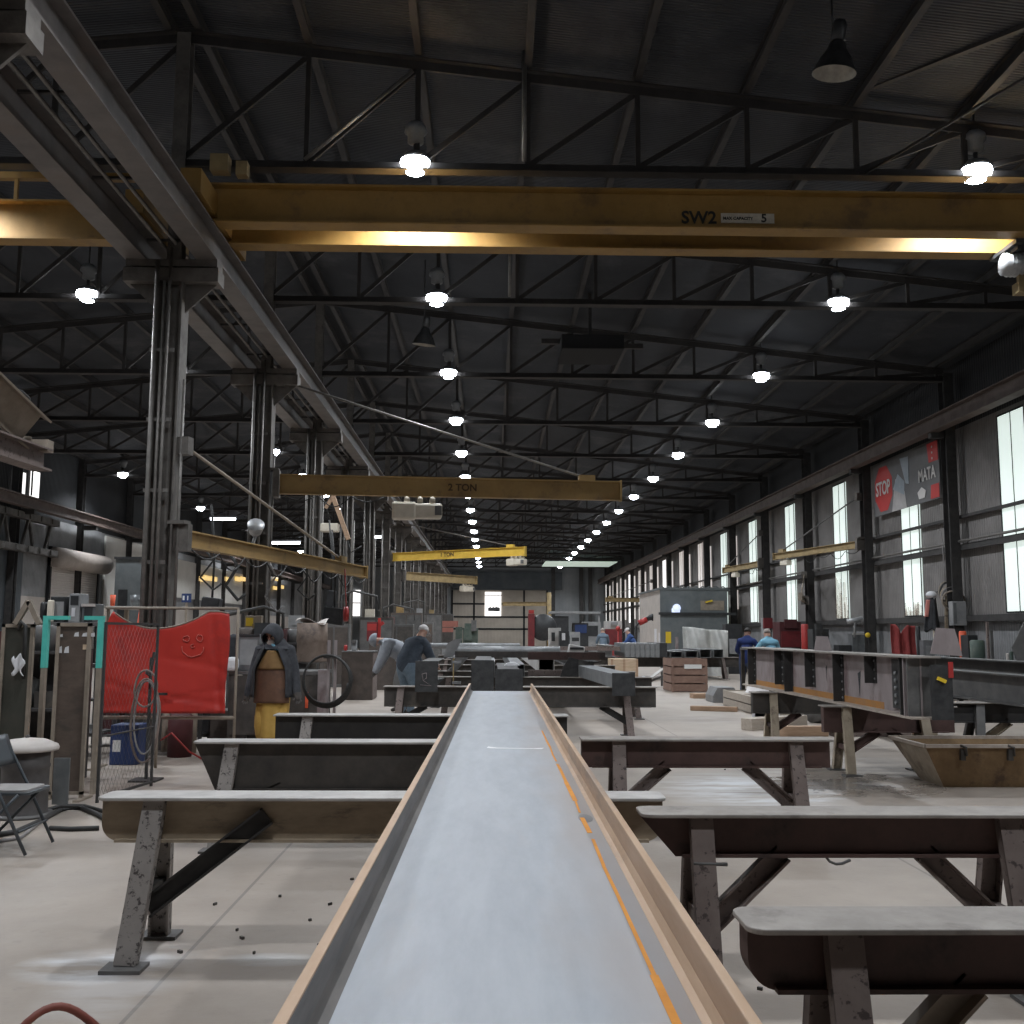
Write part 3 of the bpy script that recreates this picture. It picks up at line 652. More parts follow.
ja, aa, LA = jib((-4.35, 20.45), (tA.x, tA.y), 4.6, .40, 'jib_ochre', 'long ochre jib crane arm marked 2 TON on the second column, crossing the aisle', 6.72, .9, ce=.34)
text('lettering', '2 TON', .20, 'lettering_brown', ja, (LA*.535, -.02, .0), (1, 0, 0), (0, 0, 1))
hoist(under(at_y(421, 507.5, 20.72), 4.101), 1.15, 'hoist_cream', 'cream electric hoist hanging from the long ochre jib arm over the aisle', aa)
jib((-4.35, 14.3), (-2.75, 22.3), 2.95, .24, 'jib_ochre', 'ochre jib crane arm on the front column running above the hooded man', 4.25, .82, rod_m='frame_tan')
tC = at_y(525, 552, 41); jc, ac, LC = jib((-4.35, 44.8), (tC.x, tC.y), 4.92, .36, 'jib_bright', 'bright yellow jib crane arm marked 1 TON farther down the aisle', 6.5, .9, ce=.84)
text('lettering', '1 TON', .24, 'lettering_brown', jc, (LC*.44, -.02, 0), (1, 0, 0), (0, 0, 1))
hoist(under(at_y(518, 564.5, 41.2), 4.493), .95, 'hoist_cream', 'pale hoist hanging under the tip of the bright yellow jib', ac)
tD = at_y(476, 580, 55); jd, ad, LD = jib((-4.35, 50.9), (tD.x, tD.y), 4.45, .42, 'jib_dirty', 'dull ochre jib crane arm beneath and beyond the bright yellow one', None, ce=.82)
hoist(under(at_y(468, 587, 54.8), 3.980), 1.0, 'hoist_cream', 'beige hoist hanging under the tip of the dull ochre jib', ad)
q0, q1 = at_y(549, 605, 90), at_y(503, 604, 90)
jp, _, _ = jib((q0.x, 90), (q1.x, 90.5), 4.2, .35, 'jib_dirty', 'distant brown jib crane on its own post in front of the back door', None, name='jib_crane', cable=False)
MB().cyl((0, 0, -1.6), .2, 5.2, 12).box((0, 0, -4.17), (.8, .8, .06)).build('post', 'jib_dirty', jp)
hoist(under(at_y(493, 607, 90.4), 3.713), 1.2, 'machine_black', 'dark hoist seen against the bright window of the back door', PI)
tr_ = at_y(775, 556, 38.2); jr, ar, LR = jib((11.95, 32.7), (tr_.x, tr_.y), 4.55, .24, 'jib_dirty', 'ochre jib crane arm swung along the windowed wall near the banner', 6.1, .9, ce=.7, rod_m='steel_mid')
hoist(under(at_y(785, 564.5, 37.6), 4.269), .62, 'hoist_cream', 'small beige hoist on the jib along the windowed wall', ar)
t2 = at_y(724, 569, 50); jr2, ar2, _ = jib((11.95, 44.9), (t2.x, t2.y), 4.75, .26, 'jib_dirty', 'second ochre jib arm along the windowed wall, beyond the grey booth corner', 6.1, .9, ce=.6, rod_m='steel_mid')
hoist(under(at_y(735, 577, 48.6), 4.438), .7, 'hoist_cream', 'pale hoist on the second jib along the windowed wall', ar2)
t3 = at_y(800, 599, 35.5); jib((11.95, 38.75), (t3.x, t3.y), 2.92, .16, 'frame_tan', 'short pale bracket arm with slanted stay below the windowed wall jib', 3.9, .8, rod_m='frame_tan', wid=.1, cable=False)
t4 = at_y(625, 612, 76); jib((11.95, 75.4), (8.4, 74.5), 4.1, .3, 'jib_dirty', 'far ochre jib arm at the windowed wall behind the booth', 5.5, .9, cable=False)
# near jib whose end enters at the upper left
def nearjib():
    t = thing('column_mounted_jib_crane', (-4.75, 8.6, 3.4), 'rusty jib arm end with slanted channel entering at the upper left edge', 'crane')
    MB().ibeam((0, 0, 0), (.12, 1.95, 0), .23, .2, .02, .014).build('arm', 'leg_brown', t)
    MB().box((.12, 1.9, .14), (.18, .14, .12)).build('end_stop', 'frame_tan', t)
    MB().channel((.03, .2, .62), (.10, 1.62, .27), .36, .16, .02, up=(.45, -.1, .8)).build('brace_channel', 'frame_tan', t)
    MB().tube([(-.05, 1.3, .62), (.06, 1.5, .62), (.1, 1.58, .57), (.1, 1.58, .35)], .02, 6).build('cable', 'rubber', t)
    MB().tube([(.05, 1.7, .2), (.05, 1.7, .14)], .05, 8).build('pin', 'frame_tan', t)
    MB().box((-.05, -.05, .2), (.3, .2, .9)).build('pivot_bracket', 'column_steel', t)
nearjib()
# wire feeder on a swinging boom by the third column
p = at_y(330, 527, 24.5)
w = thing('hanging_wire_feeder', p, 'cream wire feeder box on a brown swinging boom below the long jib', 'wire feeder')
MB().box((0, 0, -.02), (.42, .3, .2)).build('box', 'hoist_cream', w, bevel=.02)
MB().bar((.05, 0, .75), (.45, 0, -.3), .14, .1).bar((-.12, 0, .45), (.1, 0, .8), .08, .08).build('boom', 'wood', w)
MB().tube([(.0, 0, .1), (-.1, 0, .5), (.08, 0, 1.0)], .02, 6).tube([(.42, 0, -.3), (.5, .1, -.6), (.75, .1, -.45)], .02, 6).build('cable', 'rubber', w)
# work lamp on the second column
p = at_y(256, 525, 20.0)
w = thing('column_mounted_work_lamp', p, 'grey floodlight head clamped to the second column above the ochre arm', 'lamp')
MB().lathe([(.05, .3), (.12, .2), (.17, 0), (.16, -.02)], axis=Euler((R(-130), R(20), 0)).to_matrix()).build('head', 'hoist_grey', w); MB().tube([(0, .1, -.1), (-.15, .3, -.45), (-.1, .35, -.7)], .035, 8).build('arm', 'hoist_grey', w)
# ------------------------------------------------------------------ steel trestles
def rounded(x0, x1, y0, y1, r, corners=(1, 1, 1, 1), n=5):
    """rounded rectangle, corners in order (x0,y0),(x1,y0),(x1,y1),(x0,y1)"""
    P = []
    for (cx, cy, a0), k in zip(((x0+r, y0+r, PI), (x1-r, y0+r, 1.5*PI), (x1-r, y1-r, 0), (x0+r, y1-r, .5*PI)), corners):
        if not k or r <= 0: P.append({0: (x0, y0), 1: (x1, y0), 2: (x1, y1), 3: (x0, y1)}[len(P) and -1] if False else ((x0 if cx < (x0+x1)/2 else x1), (y0 if cy < (y0+y1)/2 else y1)))
        else: P += [(cx+r*math.cos(a0+.5*PI*i/n), cy+r*math.sin(a0+.5*PI*i/n)) for i in range(n+1)]
    return P
def trestle(label, x0, x1, yc, ztop=.8, dep=.235, wid=.26, tm='dusty_top', wm='horse_brown', lm='leg_spatter', bm='horse_brown', legs=(.42, -.35), splay=.28, lean=.10, brace=True, end=('square', 'square'), group='steel trestles on the shop floor', rz=0., legw=.108, fh=.02, btop=None):
    t = thing('steel_trestle', ((x0+x1)/2, yc, 0), label, 'trestle', group, rz=rz); cx = (x0+x1)/2; a, b = x0-cx, x1-cx
    MB().prism(rounded(a, b, -wid/2, wid/2, .055, (end[0] != 'square', end[1] != 'square', end[1] != 'square', end[0] != 'square')), (0, 0, ztop-.017), (1, 0, 0), (0, 1, 0), (0, 0, .017)).build('top_plate', tm, t, bevel=.004)
    zl = ztop-.017
    P = []
    e0, e1 = end
    if e0 == 'round': P += [(a+.012, zl)]+[(a+.012+.095*(1-math.cos(q*PI/16)), zl-dep+.095*(1-math.sin(q*PI/16))) for q in range(9)]
    elif e0 == 'taper': P += [(a, zl), (a+.17, zl-dep)]
    else: P += [(a+.01, zl), (a+.01, zl-dep)]
    if e1 == 'round': P += [(b-.012-.095*(1-math.cos(q*PI/16)), zl-dep+.095*(1-math.sin(q*PI/16))) for q in range(8, -1, -1)]+[(b-.012, zl)]
    elif e1 == 'taper': P += [(b-.17, zl-dep), (b, zl)]
    else: P += [(b-.01, zl-dep), (b-.01, zl)]
    xa, xb = a+(.2 if e0 == 'taper' else .09), b-(.2 if e1 == 'taper' else .09)
    MB().prism(P, (0, -.05, 0), (1, 0, 0), (0, 0, 1), (0, .10, 0)).bx(xa, xb, -.085, .085, zl-dep, zl-dep+.014).build('crossbeam', wm, t)
    lx = [(a+l, -1) if l >= 0 else (b+l, 1) for l in legs]
    for x, sg in lx:
        for sy in (-1, 1):
            l = MB().channel((x+sg*lean, sy*splay, fh), (x, sy*.075, zl-.005), legw, -.05*sy*1, .012, up=(1, 0, 0)) if False else MB()
            # channel leg with its flat back outward
            p0, p1 = Vector((x+sg*lean, sy*splay, fh)), Vector((x, sy*.088, zl-.004))
            l.bar(p0, p1, .014, legw, up=(1, 0, 0))
            off = Vector((legw/2-.006, 0, 0)); inn = Vector((0, -sy*.035, 0))
            l.bar(p0+off+inn*.8, p1+off+inn*.8, .05, .012, up=(1, 0, 0)); l.bar(p0-off+inn*.8, p1-off+inn*.8, .05, .012, up=(1, 0, 0))
            lo = l.build('leg', lm, t)
            MB().box((x+sg*lean, sy*splay, .009), (.2, .15, .018)).build('foot_plate', 'steel_mid', lo)
        if brace:
            zbot = zl-dep; z1_ = zbot+.015 if not btop else btop; dxb = .40 if not btop else .58; yb = 0 if not btop else -.062
            q0 = Vector((x+sg*lean*.6-sg*.01, yb, .24)); q1 = Vector((x-sg*dxb, yb, z1_))
            sdv = (q1-q0).normalized().cross(Vector((0, 1, 0))).normalized()
            MB().bar(q0, q1, .10, .012, up=(0, 1, 0)).bar(q0+sdv*.045+Vector((0, -.025, 0)), q1+sdv*.045+Vector((0, -.025, 0)), .012, .05, up=(0, 1, 0)).bar(q0-sdv*.045+Vector((0, -.025, 0)), q1-sdv*.045+Vector((0, -.025, 0)), .012, .05, up=(0, 1, 0)).build('brace', bm, t)
            MB().bar((x+sg*lean*.55, -splay*.62, .31), (x+sg*lean*.55, splay*.62, .31), .05, .06).build('cross_tie', bm, t)
    return t
G_ = 'steel trestles on the shop floor'
pL = at_z(97, 797, .8); pLb = at_z(671, 802, .8)
L1 = trestle('tan steel trestle with white-dusted top and spattered grey leg under the pale beam', pL.x, pLb.x, 5.57, tm='dusty_pale', wm='horse_tan', lm='leg_spatter', bm='horse_charcoal', legs=(.29, -.42), end=('round', 'round'), lean=.05, btop=.70, dep=.215)
L2 = trestle('dark steel trestle with slanted end plate behind the tan trestle', at_z(191, 742, .8).x, .62, 8.3, wm='horse_dark', dep=.36, tm='dusty_pale', lm='leg_spatter', legs=(.30, -.3), end=('taper', 'square'), lean=.06)
L3 = trestle('black-sided trestle in front of the hooded man\'s bench, third along the beam', at_z(275, 714, .8).x, at_z(571, 718, .8).x, 10.95, wm='horse_charcoal', dep=.28, tm='dusty_pale', lm='leg_spatter', legs=(.35, -.3), lean=.06)
R1 = trestle('brown trestle nearest the camera with rounded top corner, lower right', at_z(750, 930, .8).x, 2.75, 3.2, end=('round', 'round'), wm='horse_brown', lm='leg_brown', bm='frame_tan', legs=(.29, -.5), dep=.178, legw=.105, lean=.0)
R2 = trestle('long brown trestle with a bent hook on its underside, behind the nearest trestle', at_z(644, 817, .8).x, 2.92, 5.09, wm='horse_brown', lm='leg_brown', legs=(.29, -.42), end=('taper', 'square'), dep=.19, lean=0, bm='leg_brown')
R3 = trestle('reddish-brown trestle in front of the pale floor patch beside the beam', at_z(583, 741, .8).x, at_z(838, 743, .8).x+.05, 8.56, wm='horse_brown', lm='leg_brown', legs=(.31, -.30), dep=.215, lean=.01, bm='leg_brown')
MB().tube([(-.195, -.03, .61), (-.205, -.06, .59), (-.195, -.08, .575), (-.17, -.09, .566), (-.14, -.09, .568), (-.10, -.09, .585)], .007, 6).build('hook', 'steel_mid', R2)
MB().tube([(-.86, -.14, .578), (-.70, -.14, .575)], .009, 6).build('bolt', 'steel_mid', R2)
yC = at_z(655, 687, .8).y+.1
C0 = trestle('dark brown-stained trestle carrying the grey box tube at the pale beam\'s end', at_y(384, 690, yC).x, at_y(656, 691, yC).x, yC, wm='horse_dark', lm='leg_brown', bm='horse_charcoal', dep=.31, legs=(.28, -.5), tm='dusty_top', lean=.06)
# rows of trestles farther down the aisle
for i, (y, x0, x1, d) in enumerate(((20.4, -1.2, 3.2, .4), (23.4, -1.5, 3.3, .42), (28., -1.6, 3.4, .4), (33.5, -1.8, 3.6, .4), (40, -2, 4., .4))):
    trestle(['dark trestle behind the bending workers\' bench', 'dark trestle with tubes on it, mid aisle', 'dark trestle under grey pipes, farther down the aisle', 'far dark trestle under stacked tubes', 'farthest dark trestle in the middle aisle'][i], x0, x1, y, wm='horse_dark', lm='leg_brown', dep=d, legs=(.4, -.4), brace=False)

# ------------------------------------------------------------------ long pale beam on its side
b0, b1 = Vector((-.363, 1.82, 0)), Vector((-.27, 13.66, 0)); c0, c1 = Vector((.468, 1.81, 0)), Vector((.56, 13.46, 0))
mid0, mid1 = (b0+c0)/2, (b1+c1)/2; dirv = (mid1-mid0).normalized(); rzb = math.atan2(-dirv.x, dirv.y)
W2 = .415; ZW = .897; HF = .0975; LB = 13.2
t = thing('steel_beam', (mid0.x, mid0.y, .8), 'very long pale grey steel beam lying on its side, orange chalk line along it', 'beam', rz=rzb)
Ys, Ye = -1.9, 11.75
MB().bx(-W2+.01, W2-.01, Ys, Ye, ZW-.8-.012, ZW-.8).build('web', 'web_grey', t)
for s in (-1, 1):
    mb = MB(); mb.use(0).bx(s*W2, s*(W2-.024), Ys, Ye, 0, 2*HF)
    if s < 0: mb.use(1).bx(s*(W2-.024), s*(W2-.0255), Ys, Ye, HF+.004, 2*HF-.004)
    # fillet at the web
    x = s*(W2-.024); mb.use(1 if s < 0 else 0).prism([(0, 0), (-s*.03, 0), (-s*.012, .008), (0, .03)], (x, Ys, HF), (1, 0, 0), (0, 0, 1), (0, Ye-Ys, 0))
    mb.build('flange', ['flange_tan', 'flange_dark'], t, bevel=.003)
rs = random.Random(5); seg = MB(); y = -.6; x = .312
while y < 6.3:
    L = rs.uniform(.25, .7); w = rs.uniform(.008, .018)*(1.2 if y < 3 else .9); dx = rs.uniform(-.006, .006)
    seg.prism([(x-w/2, 0), (x+w/2, 0), (x+dx+w/2, L), (x+dx-w/2, L)], (0, y, ZW-.8), (1, 0, 0), (0, 1, 0), (0, 0, .0012)); x += dx; x += (.315-x)*.2; y += L+rs.choice((0, 0, .03, .12))
o = seg.build('chalk_line', 'chalk_orange', t); o['label'] = 'orange chalk line'
mk = MB(); mk.prism([(-.08, 5.05), (.25, 5.02), (.27, 5.09), (.2, 5.06), (-.04, 5.09), (-.1, 5.16), (-.11, 5.08)], (0, 0, ZW-.8), (1, 0, 0), (0, 1, 0), (0, 0, .001)); o = mk.build('chalk_mark', 'chalk_white', t); o['label'] = 'white chalk squiggle'
mk = MB(); mk.prism([(.325+.03*math.cos(a*.4), 2.5+.09*math.sin(a*.4)) for a in range(16)], (0, 0, ZW-.8), (1, 0, 0), (0, 1, 0), (0, 0, .0008)); mk.build('grind_mark', 'steel_grey', t)

# ------------------------------------------------------------------ beams with end plates at the far end of the pale beam
def plated(p, L, w, h, pw, ph, label, m='steel_mid', pm='plate_black', rz=0., kind='hss', z=None):
    t = thing('plated_beam', p, label, 'beam', rz=rz)
    if kind == 'hss': MB().hollow((0, .02, h/2), (0, L, h/2), w, h).build('tube', m, t)
    else: MB().ibeam((0, .02, h/2), (0, L, h/2), h, w).build('body', m, t)
    e = MB().box((0, 0, ph/2+(z or 0)), (pw, .025, ph)).build('end_plate', pm, t, bevel=.004)
    b = MB(); [b.cyl((sx*pw*.36, -.015, (z or 0)+ph*fz), .012, .01, 10, 'y') for sx in (-1, 1) for fz in (.12, .88)]; b.build('bolt_hole', 'steel_grey', e)
    return t
def px_plate(x0, y0, x1, y1, Y): a, b = at_y(x0, y1, Y), at_y(x1, y0, Y); return (a+b)/2, abs(b.x-a.x), abs(b.z-a.z), min(a.z, b.z)
for (x0, y0, x1, y1, Y, L, lab, kw) in ((415, 661, 438, 692, yC-.35, 3.0, 'beam with square black end plate bearing a chalk scrawl', dict(kind='i')),
        (471, 660, 494, 691, yC-.9, 3.8, 'beam with tall black end plate at the very end of the pale beam', dict(kind='i')),
        (495, 669, 523, 691, yC-.9, 3.8, 'beam with wide low black end plate beside the tall plate', dict(kind='i')),
        (612, 673, 635, 696, yC-.35, 4.2, 'grey square tube with dark end plate lying on the far trestle', dict(m='tube_grey'))):
    c, w, h, zb = px_plate(x0, y0, x1, y1, Y)
    L_ = L; zrest = .8015
    t = thing('plated_beam', (c.x, Y, zrest), lab, 'beam', rz=(R(2.6) if x0 == 612 else 0))
    hh = max(.1, (c.z+h/2-zrest)*.94)
    if kw.get('kind') == 'i': MB().ibeam((0, .0, hh/2), (0, L_, hh/2), hh, w*.8).build('body', 'horse_charcoal', t)
    else: MB().hollow((0, .0, hh/2), (0, L_, hh/2), w*.96, hh).build('tube', 'tube_grey', t)
    e = MB().box((0, -.012, zb+h/2-zrest), (w, .024, h)).build('end_plate', 'plate_black', t, bevel=.004)
    if x0 == 415: MB().tube([(-.05, -.026, .1), (-.07, -.026, .2), (-.0, -.026, .22), (.0, -.026, .14), (-.05, -.026, .1), (.08, -.026, .02), (-.1, -.026, .03)], .006, 5).build('chalk_scrawl', 'girder_mauve', e)
p = at_y(783-783+512, 0, 1)
# offcuts lying on top of the black plates
tag(MB().prism([(0, 0), (.26, 0), (.16, .05), (.06, .04)], (at_y(504, 668, yC-.5).x, yC-.5, .8+.345), (1, 0, 0), (0, 0, 1), (0, .2, 0)).build('paper_wrap', 'bag_white'), 'scrap of white paper on the low black end plate', 'paper')

# long pipes, tubes and channels on the far trestles
rs = random.Random(11)
def bundle(kind, x, y0, L, z, w, h, m, label, group=None, rz=0.):
    t = MB()
    if kind == 'pipe': t.tube([(0, 0, h/2), (0, L, h/2)], h/2, 12)
    elif kind == 'hss': t.hollow((0, 0, h/2), (0, L, h/2), w, h)
    else: t.ibeam((0, 0, h/2), (0, L, h/2), h, w)
    o = t.build({'pipe': 'steel_pipe', 'hss': 'square_tube', 'i': 'steel_beam'}[kind], m, loc=(x, y0, z)); o.rotation_euler = (0, 0, rz)
    return tag(o, label, 'tube' if kind != 'i' else 'beam', group)
bundle('hss', -.05, 20.05, 14, .8, .3, .3, 'tube_grey', 'grey square tube with open end on the second row of trestles')
bundle('hss', .55, 20.05, 14, .8, .25, .25, 'tube_grey', 'narrow grey square tube beside the wider open one')
bundle('hss', 1.25, 22.8, 18, .8, .35, .3, 'machine_light', 'pale square tube farther along the trestles')
bundle('i', 2.1, 20.9, 14, .8, .22, .285, 'horse_charcoal', 'dark beam lying lengthwise on the middle trestles')
bundle('i', -.85, 23., 18, .8, .2, .3, 'steel_mid', 'dull grey beam lying lengthwise behind the bending workers')
# pieces lying crosswise, seen as horizontal bands
for i, (px0, px1, py, Y, h, m, kind, lab) in enumerate(((452, 560, 655, 26.0, .22, 'tube_grey', 'pipe', 'pale pipe lying crosswise over the trestles in the middle aisle'),
        (430, 520, 645, 36, .2, 'tube_grey', 'pipe', 'far pale pipe lying crosswise near the faded red machine'),
        (455, 596, 662, 23.3, .14, 'horse_dark', 'hss', 'dark tube lying crosswise behind the black plates'),
        (528, 600, 672, 20.72, .12, 'leg_brown', 'hss', 'brownish tube lying crosswise left of the box tube'),
        (528, 605, 666, 21.6, .16, 'horse_brown', 'hss', 'rusty brown tube lying crosswise behind the box tube'),
        (520, 620, 650, 33.4, .13, 'leg_brown', 'hss', 'long brown tube lying crosswise in front of the machinery'))):
    a, b = at_y(px0, py, Y), at_y(px1, py, Y); z = max(.8+(.3 if i in (0, 2) else .3), a.z-h/2)
    o = MB()
    if kind == 'pipe': o.tube([(-(b.x-a.x)/2, 0, 0), ((b.x-a.x)/2, 0, 0)], h/2, 12)
    else: o.hollow((-(b.x-a.x)/2, 0, 0), ((b.x-a.x)/2, 0, 0), h, h)
    tag(o.build('steel_pipe' if kind == 'pipe' else 'square_tube', m, loc=((a.x+b.x)/2, Y, (.8 if i in (3,) else 1.1)+h/2+.001)), lab, 'tube')

# ------------------------------------------------------------------ plate girder at the windowed side
gx, gy0, gy1, gz0, gz1 = 4.42, 10.55, 17.4, .8, 1.435
t = thing('plate_girder', (gx, gy0, gz0), 'mauve plate girder with bolted stiffeners and orange rust along its foot, on trestles', 'girder')
LG, HG = gy1-gy0, gz1-gz0
MB().bx(0, .016, 0, LG, .02, HG-.02).build('web', 'girder_mauve', t)
MB().bx(-.16, .18, -.1, LG, HG-.022, HG).build('top_flange', 'dusty_top', t, bevel=.003)
MB().bx(-.16, .18, -.12, LG, 0, .022).build('bottom_flange', 'skip_rim', t, bevel=.003)
MB().bx(-.004, 0, 1.0, LG, .022, .10).build('rust_band', 'girder_orange', t)
def stiff(y, w, h0, h1, m='horse_charcoal', bolts=True, th=.016):
    s = MB().bx(-.12, 0, y-th/2, y+th/2, h0, h1).bx(-.012, 0, y-w*.32, y+w*.32, h0, h1).build('stiffener', m, t)
    if bolts:
        b = MB(); n = max(2, int((h1-h0)/.09))
        for i in range(n): b.tube([(-.012, y-w*.2, h0+(i+.5)*(h1-h0)/n), (-.026, y-w*.2, h0+(i+.5)*(h1-h0)/n)], .013, 8)
        b.build('bolt', 'tube_grey', s)
for y, w, h0, h1 in ((6.6, .2, .02, HG-.02), (5.0, .32, .10, HG-.03), (4.5, .16, .02, HG-.02), (3.5, .26, .14, HG-.03), (2.35, .2, .02, HG-.02), (1.25, .2, .3, HG-.03)): stiff(y, w, h0, h1, bolts=w > .17)
pl = MB().bx(-.02, 0, .28, .70, .06, HG-.05).build('splice_plate', 'plate_black', t)
b = MB(); [b.tube([(-.02, y, z), (-.04, y, z)], .022, 10) for y in (.38, .58) for z in (.12, .2, .28, .36, .44)]; b.build('bolt', 'tube_grey', pl)
for y, m_ in ((.22, 'horse_charcoal'), (.12, 'girder_mauve'), (.02, 'steel_mid')): MB().bx(-.13, .17, y-.012, y+.012, .022, HG-.022).build('end_stiffener', m_, t)
# dark drip stain on the web
for y, z0_, z1_, w in ((1.75, .12, .42, .05), (2.95, .25, .45, .025)): MB().prism([(-w, z1_), (w, z1_-.03), (w*.3, z0_+.1), (0, z0_), (-w*.3, z0_+.12)], (-.0035, y, 0), (0, 1, 0), (0, 0, 1), (.002, 0, 0)).build('drip_stain', 'jacket_black', t)
c, w, h, zb = px_plate(934, 667, 946, 712, 10.2)
ep = MB().bx(.04, .26, -.165, -.143, -.0, .55).build('end_plate', 'plate_black', t)
MB().bx(.22, .27, -.171, -.165, .42, .58).build('red_tag', 'plastic_red', ep); MB().box((.14, -.185, .40), (.09, .03, .035), (0, .4, 0)).build('clamp', 'yellow_paint', ep)
def gusset(pts, Y, label, m='girder_mauve', th=.02, zb=None):
    P = [at_y(px, py, Y) for px, py in pts]; o = P[0]
    ob = MB().prism([(p.x-o.x, p.z-o.z) for p in P], (0, 0, 0), (1, 0, 0), (0, 0, 1), (0, th, 0)).build('gusset_plate', m, loc=o)
    if zb: ob.location.z += zb-(o.z+min(p.z-o.z for p in P))
    return tag(ob, label, 'plate')
gusset(((931, 664), (963, 666.5), (960, 655), (955, 639), (937, 638)), 10.5, 'mauve trapezoid gusset plate standing at the near end of the plate girder', zb=1.4355)
gusset(((814.5, 650), (832, 650.5), (828, 636), (816.5, 635.5)), 13.5, 'small pale trapezoid plate standing on the girder\'s top flange', 'girder_mauve', zb=1.4355)
gusset(((1012, 647), (1017, 660), (1040, 660), (1040, 606), (1024, 622)), 14.3, 'dark slanted plate at the right edge behind the beams', 'steel_mid', zb=1.302)
# trestles under the girder and the beams beside it
for lab, yy, x0, x1, wm, lm, lg in (('brown trestle under the near end of the plate girder with cream leg', 12.5, at_z(811, 703, .8).x, 5.62, 'horse_brown', 'leg_cream', .28), ('dark trestle under the far half of the plate girder with cream leg', 15.4, at_z(757, 693, .8).x, 6.9, 'horse_dark', 'leg_cream', .32)):
    trestle(lab, x0, x1, yy, wm=wm, lm=lm, dep=.3, legs=(lg, -.4), lean=.03)
bundle('i', 6.5, 12.0, 11, .8, .26, .37, 'steel_mid', 'grey beam lying beside the plate girder, its flange edge pale')
bundle('i', 7.3, 12.0, 11, .8, .34, .5, 'steel_mid', 'deeper grey beam behind the one beside the plate girder')
trestle('dark trestle with crossed legs at the right edge under the grey beams', 5.25, 8.8, 9.15+4.3, wm='horse_charcoal', lm='steel_mid', bm='steel_mid', dep=.24, legs=(.5, -.5)) if False else None
trestle('dark trestle with grey legs behind the rusty skip', 5.8, 9.0, 13.2, wm='horse_charcoal', lm='steel_mid', bm='leg_cream', dep=.24, legs=(.45, -.5))

# ------------------------------------------------------------------ rusty skip
P = [at_z(942, 788, 0), ]
sk = thing('skip', (5.1+1.2, 11.9, 0), 'rusty yellow-brown steel skip with sloping sides standing on the floor', 'skip') if False else None
def skip():
    fl = at_z(944, 787, 0); fy0 = fl.y; tl = at_y(925, 746, fy0-.18)
    sx = tl.x; zt = tl.z
    t = thing('skip', (fl.x, fy0, 0), 'rusty yellow-brown steel skip with sloping sides and folded rim, standing before the girder', 'skip')
    dx, dy = sx-fl.x, -.18
    W, D = 1.5, .62
    bot = [(0, 0), (W, 0), (W, D), (0, D)]; top = [(dx, dy), (W-dx, dy), (W-dx, D-dy), (dx, D-dy)]
    def wall(i, m, nm):
        j = (i+1) % 4; a, b, c, d = Vector((*bot[i], 0)), Vector((*bot[j], 0)), Vector((*top[j], zt)), Vector((*top[i], zt))
        n = (b-a).cross(d-a).normalized()*.015
        MB().add([a, b, c, d, a-n, b-n, c-n, d-n], [(0, 1, 2, 3), (7, 6, 5, 4), (0, 4, 5, 1), (1, 5, 6, 2), (2, 6, 7, 3), (3, 7, 4, 0)]).build(nm, m, t)
    wall(0, 'rust_skip', 'front_panel'); wall(1, 'skip_side', 'side_panel'); wall(2, 'rust_skip', 'back_panel'); wall(3, 'skip_side', 'side_panel')
    MB().bx(0, W, 0, D, 0, .02).build('bottom_panel', 'rust_skip', t)
    r = MB()
    for i in range(4):
        j = (i+1) % 4; r.bar((*top[i], zt), (*top[j], zt), .05, .035)
    r.build('rim', 'skip_rim', t)
    for x in (.14, .66, 1.2): MB().box((x-.0, dy*.86-.02, zt*.8), (.05, .05, .12)).tube([(x-.03, dy-.02, zt+.01), (x+.02, dy-.05, zt-.01), (x+.03, dy-.03, zt-.1)], .014, 6).build('lifting_lug', 'horse_dark', t)
skip()

# crates, pallets and dunnage on the open floor
def crate(px0, px1, pyb, h, D, label, m, slats=3, name='wooden_crate', Y=None):
    a, b = at_z(px0, pyb, 0), at_z(px1, pyb, 0); w = b.x-a.x
    t = thing(name, (a.x+w/2, a.y, 0), label, 'crate'); sl = h/slats
    for i in range(slats):
        s = MB()
        for y in (0, D): s.box((0, y, sl*(i+.5)), (w, .03, sl*.86))
        for x in (-w/2, w/2): s.box((x, D/2, sl*(i+.5)), (.03, D, sl*.86))
        s.build('slat', m, t)
    p = MB(); [p.box((x*w/2*.94, y, h/2), (.06, .06, h)) for x in (-1, 1) for y in (-.0, D)]; p.box((0, D/2, h*.86), (w*.98, D*.98, .03)); p.build('corner_post', m, t)
    return t
c = crate(672, 707, 692, .95, 1.4, 'reddish slatted wooden crate on the open floor before the grey booth', 'crate_red', 4)
MB().box((.1, -.03, .72), (.5, .01, .12)).build('stencil', 'paper', c)
cq = at_z(757, 716, 0)
c = crate(723, 758, 715, .36, 3.2, 'weathered grey timber crate lying beside the far girder trestle', 'wood_grey', 2); c.location.x = cq.x+.36; c.location.y = cq.y; c.scale = (.85, 1, 1)
tag(MB().prism([(-.36, 0), (.30, 0), (.33, .1), (.15, .36), (-.25, .36), (-.36, .16)], (0, 0, 0), (1, 0, 0), (0, 0, 1), (0, .9, 0)).build('grey_bundle', 'steel_grey', loc=(at_y(728, 695, 25).x, 25, .001)), 'grey wrapped bundle on the floor behind the timber crate', 'bundle')
tag(MB().lathe([(.0001, .26), (.10, .25), (.2, .18), (.26, .02), (.30, 0)], (0, 0, 0), 16).build('hard_hat', 'cap_white', loc=(at_y(757.5, 690, 22.9).x, 22.9, .362)), 'white hard hat lying on the timber crate near the far end of the girder', 'hard hat')
tag(MB().box(at_z(760, 719, 0)+Vector((0, 0, .25)), (.24, .2, .5)).box(at_z(760, 719, 0)+Vector((.12, 0, .08)), (.5, .2, .16)).build('white_bag', 'bag_white'), 'white bag slumped in front of the timber crate', 'bag')
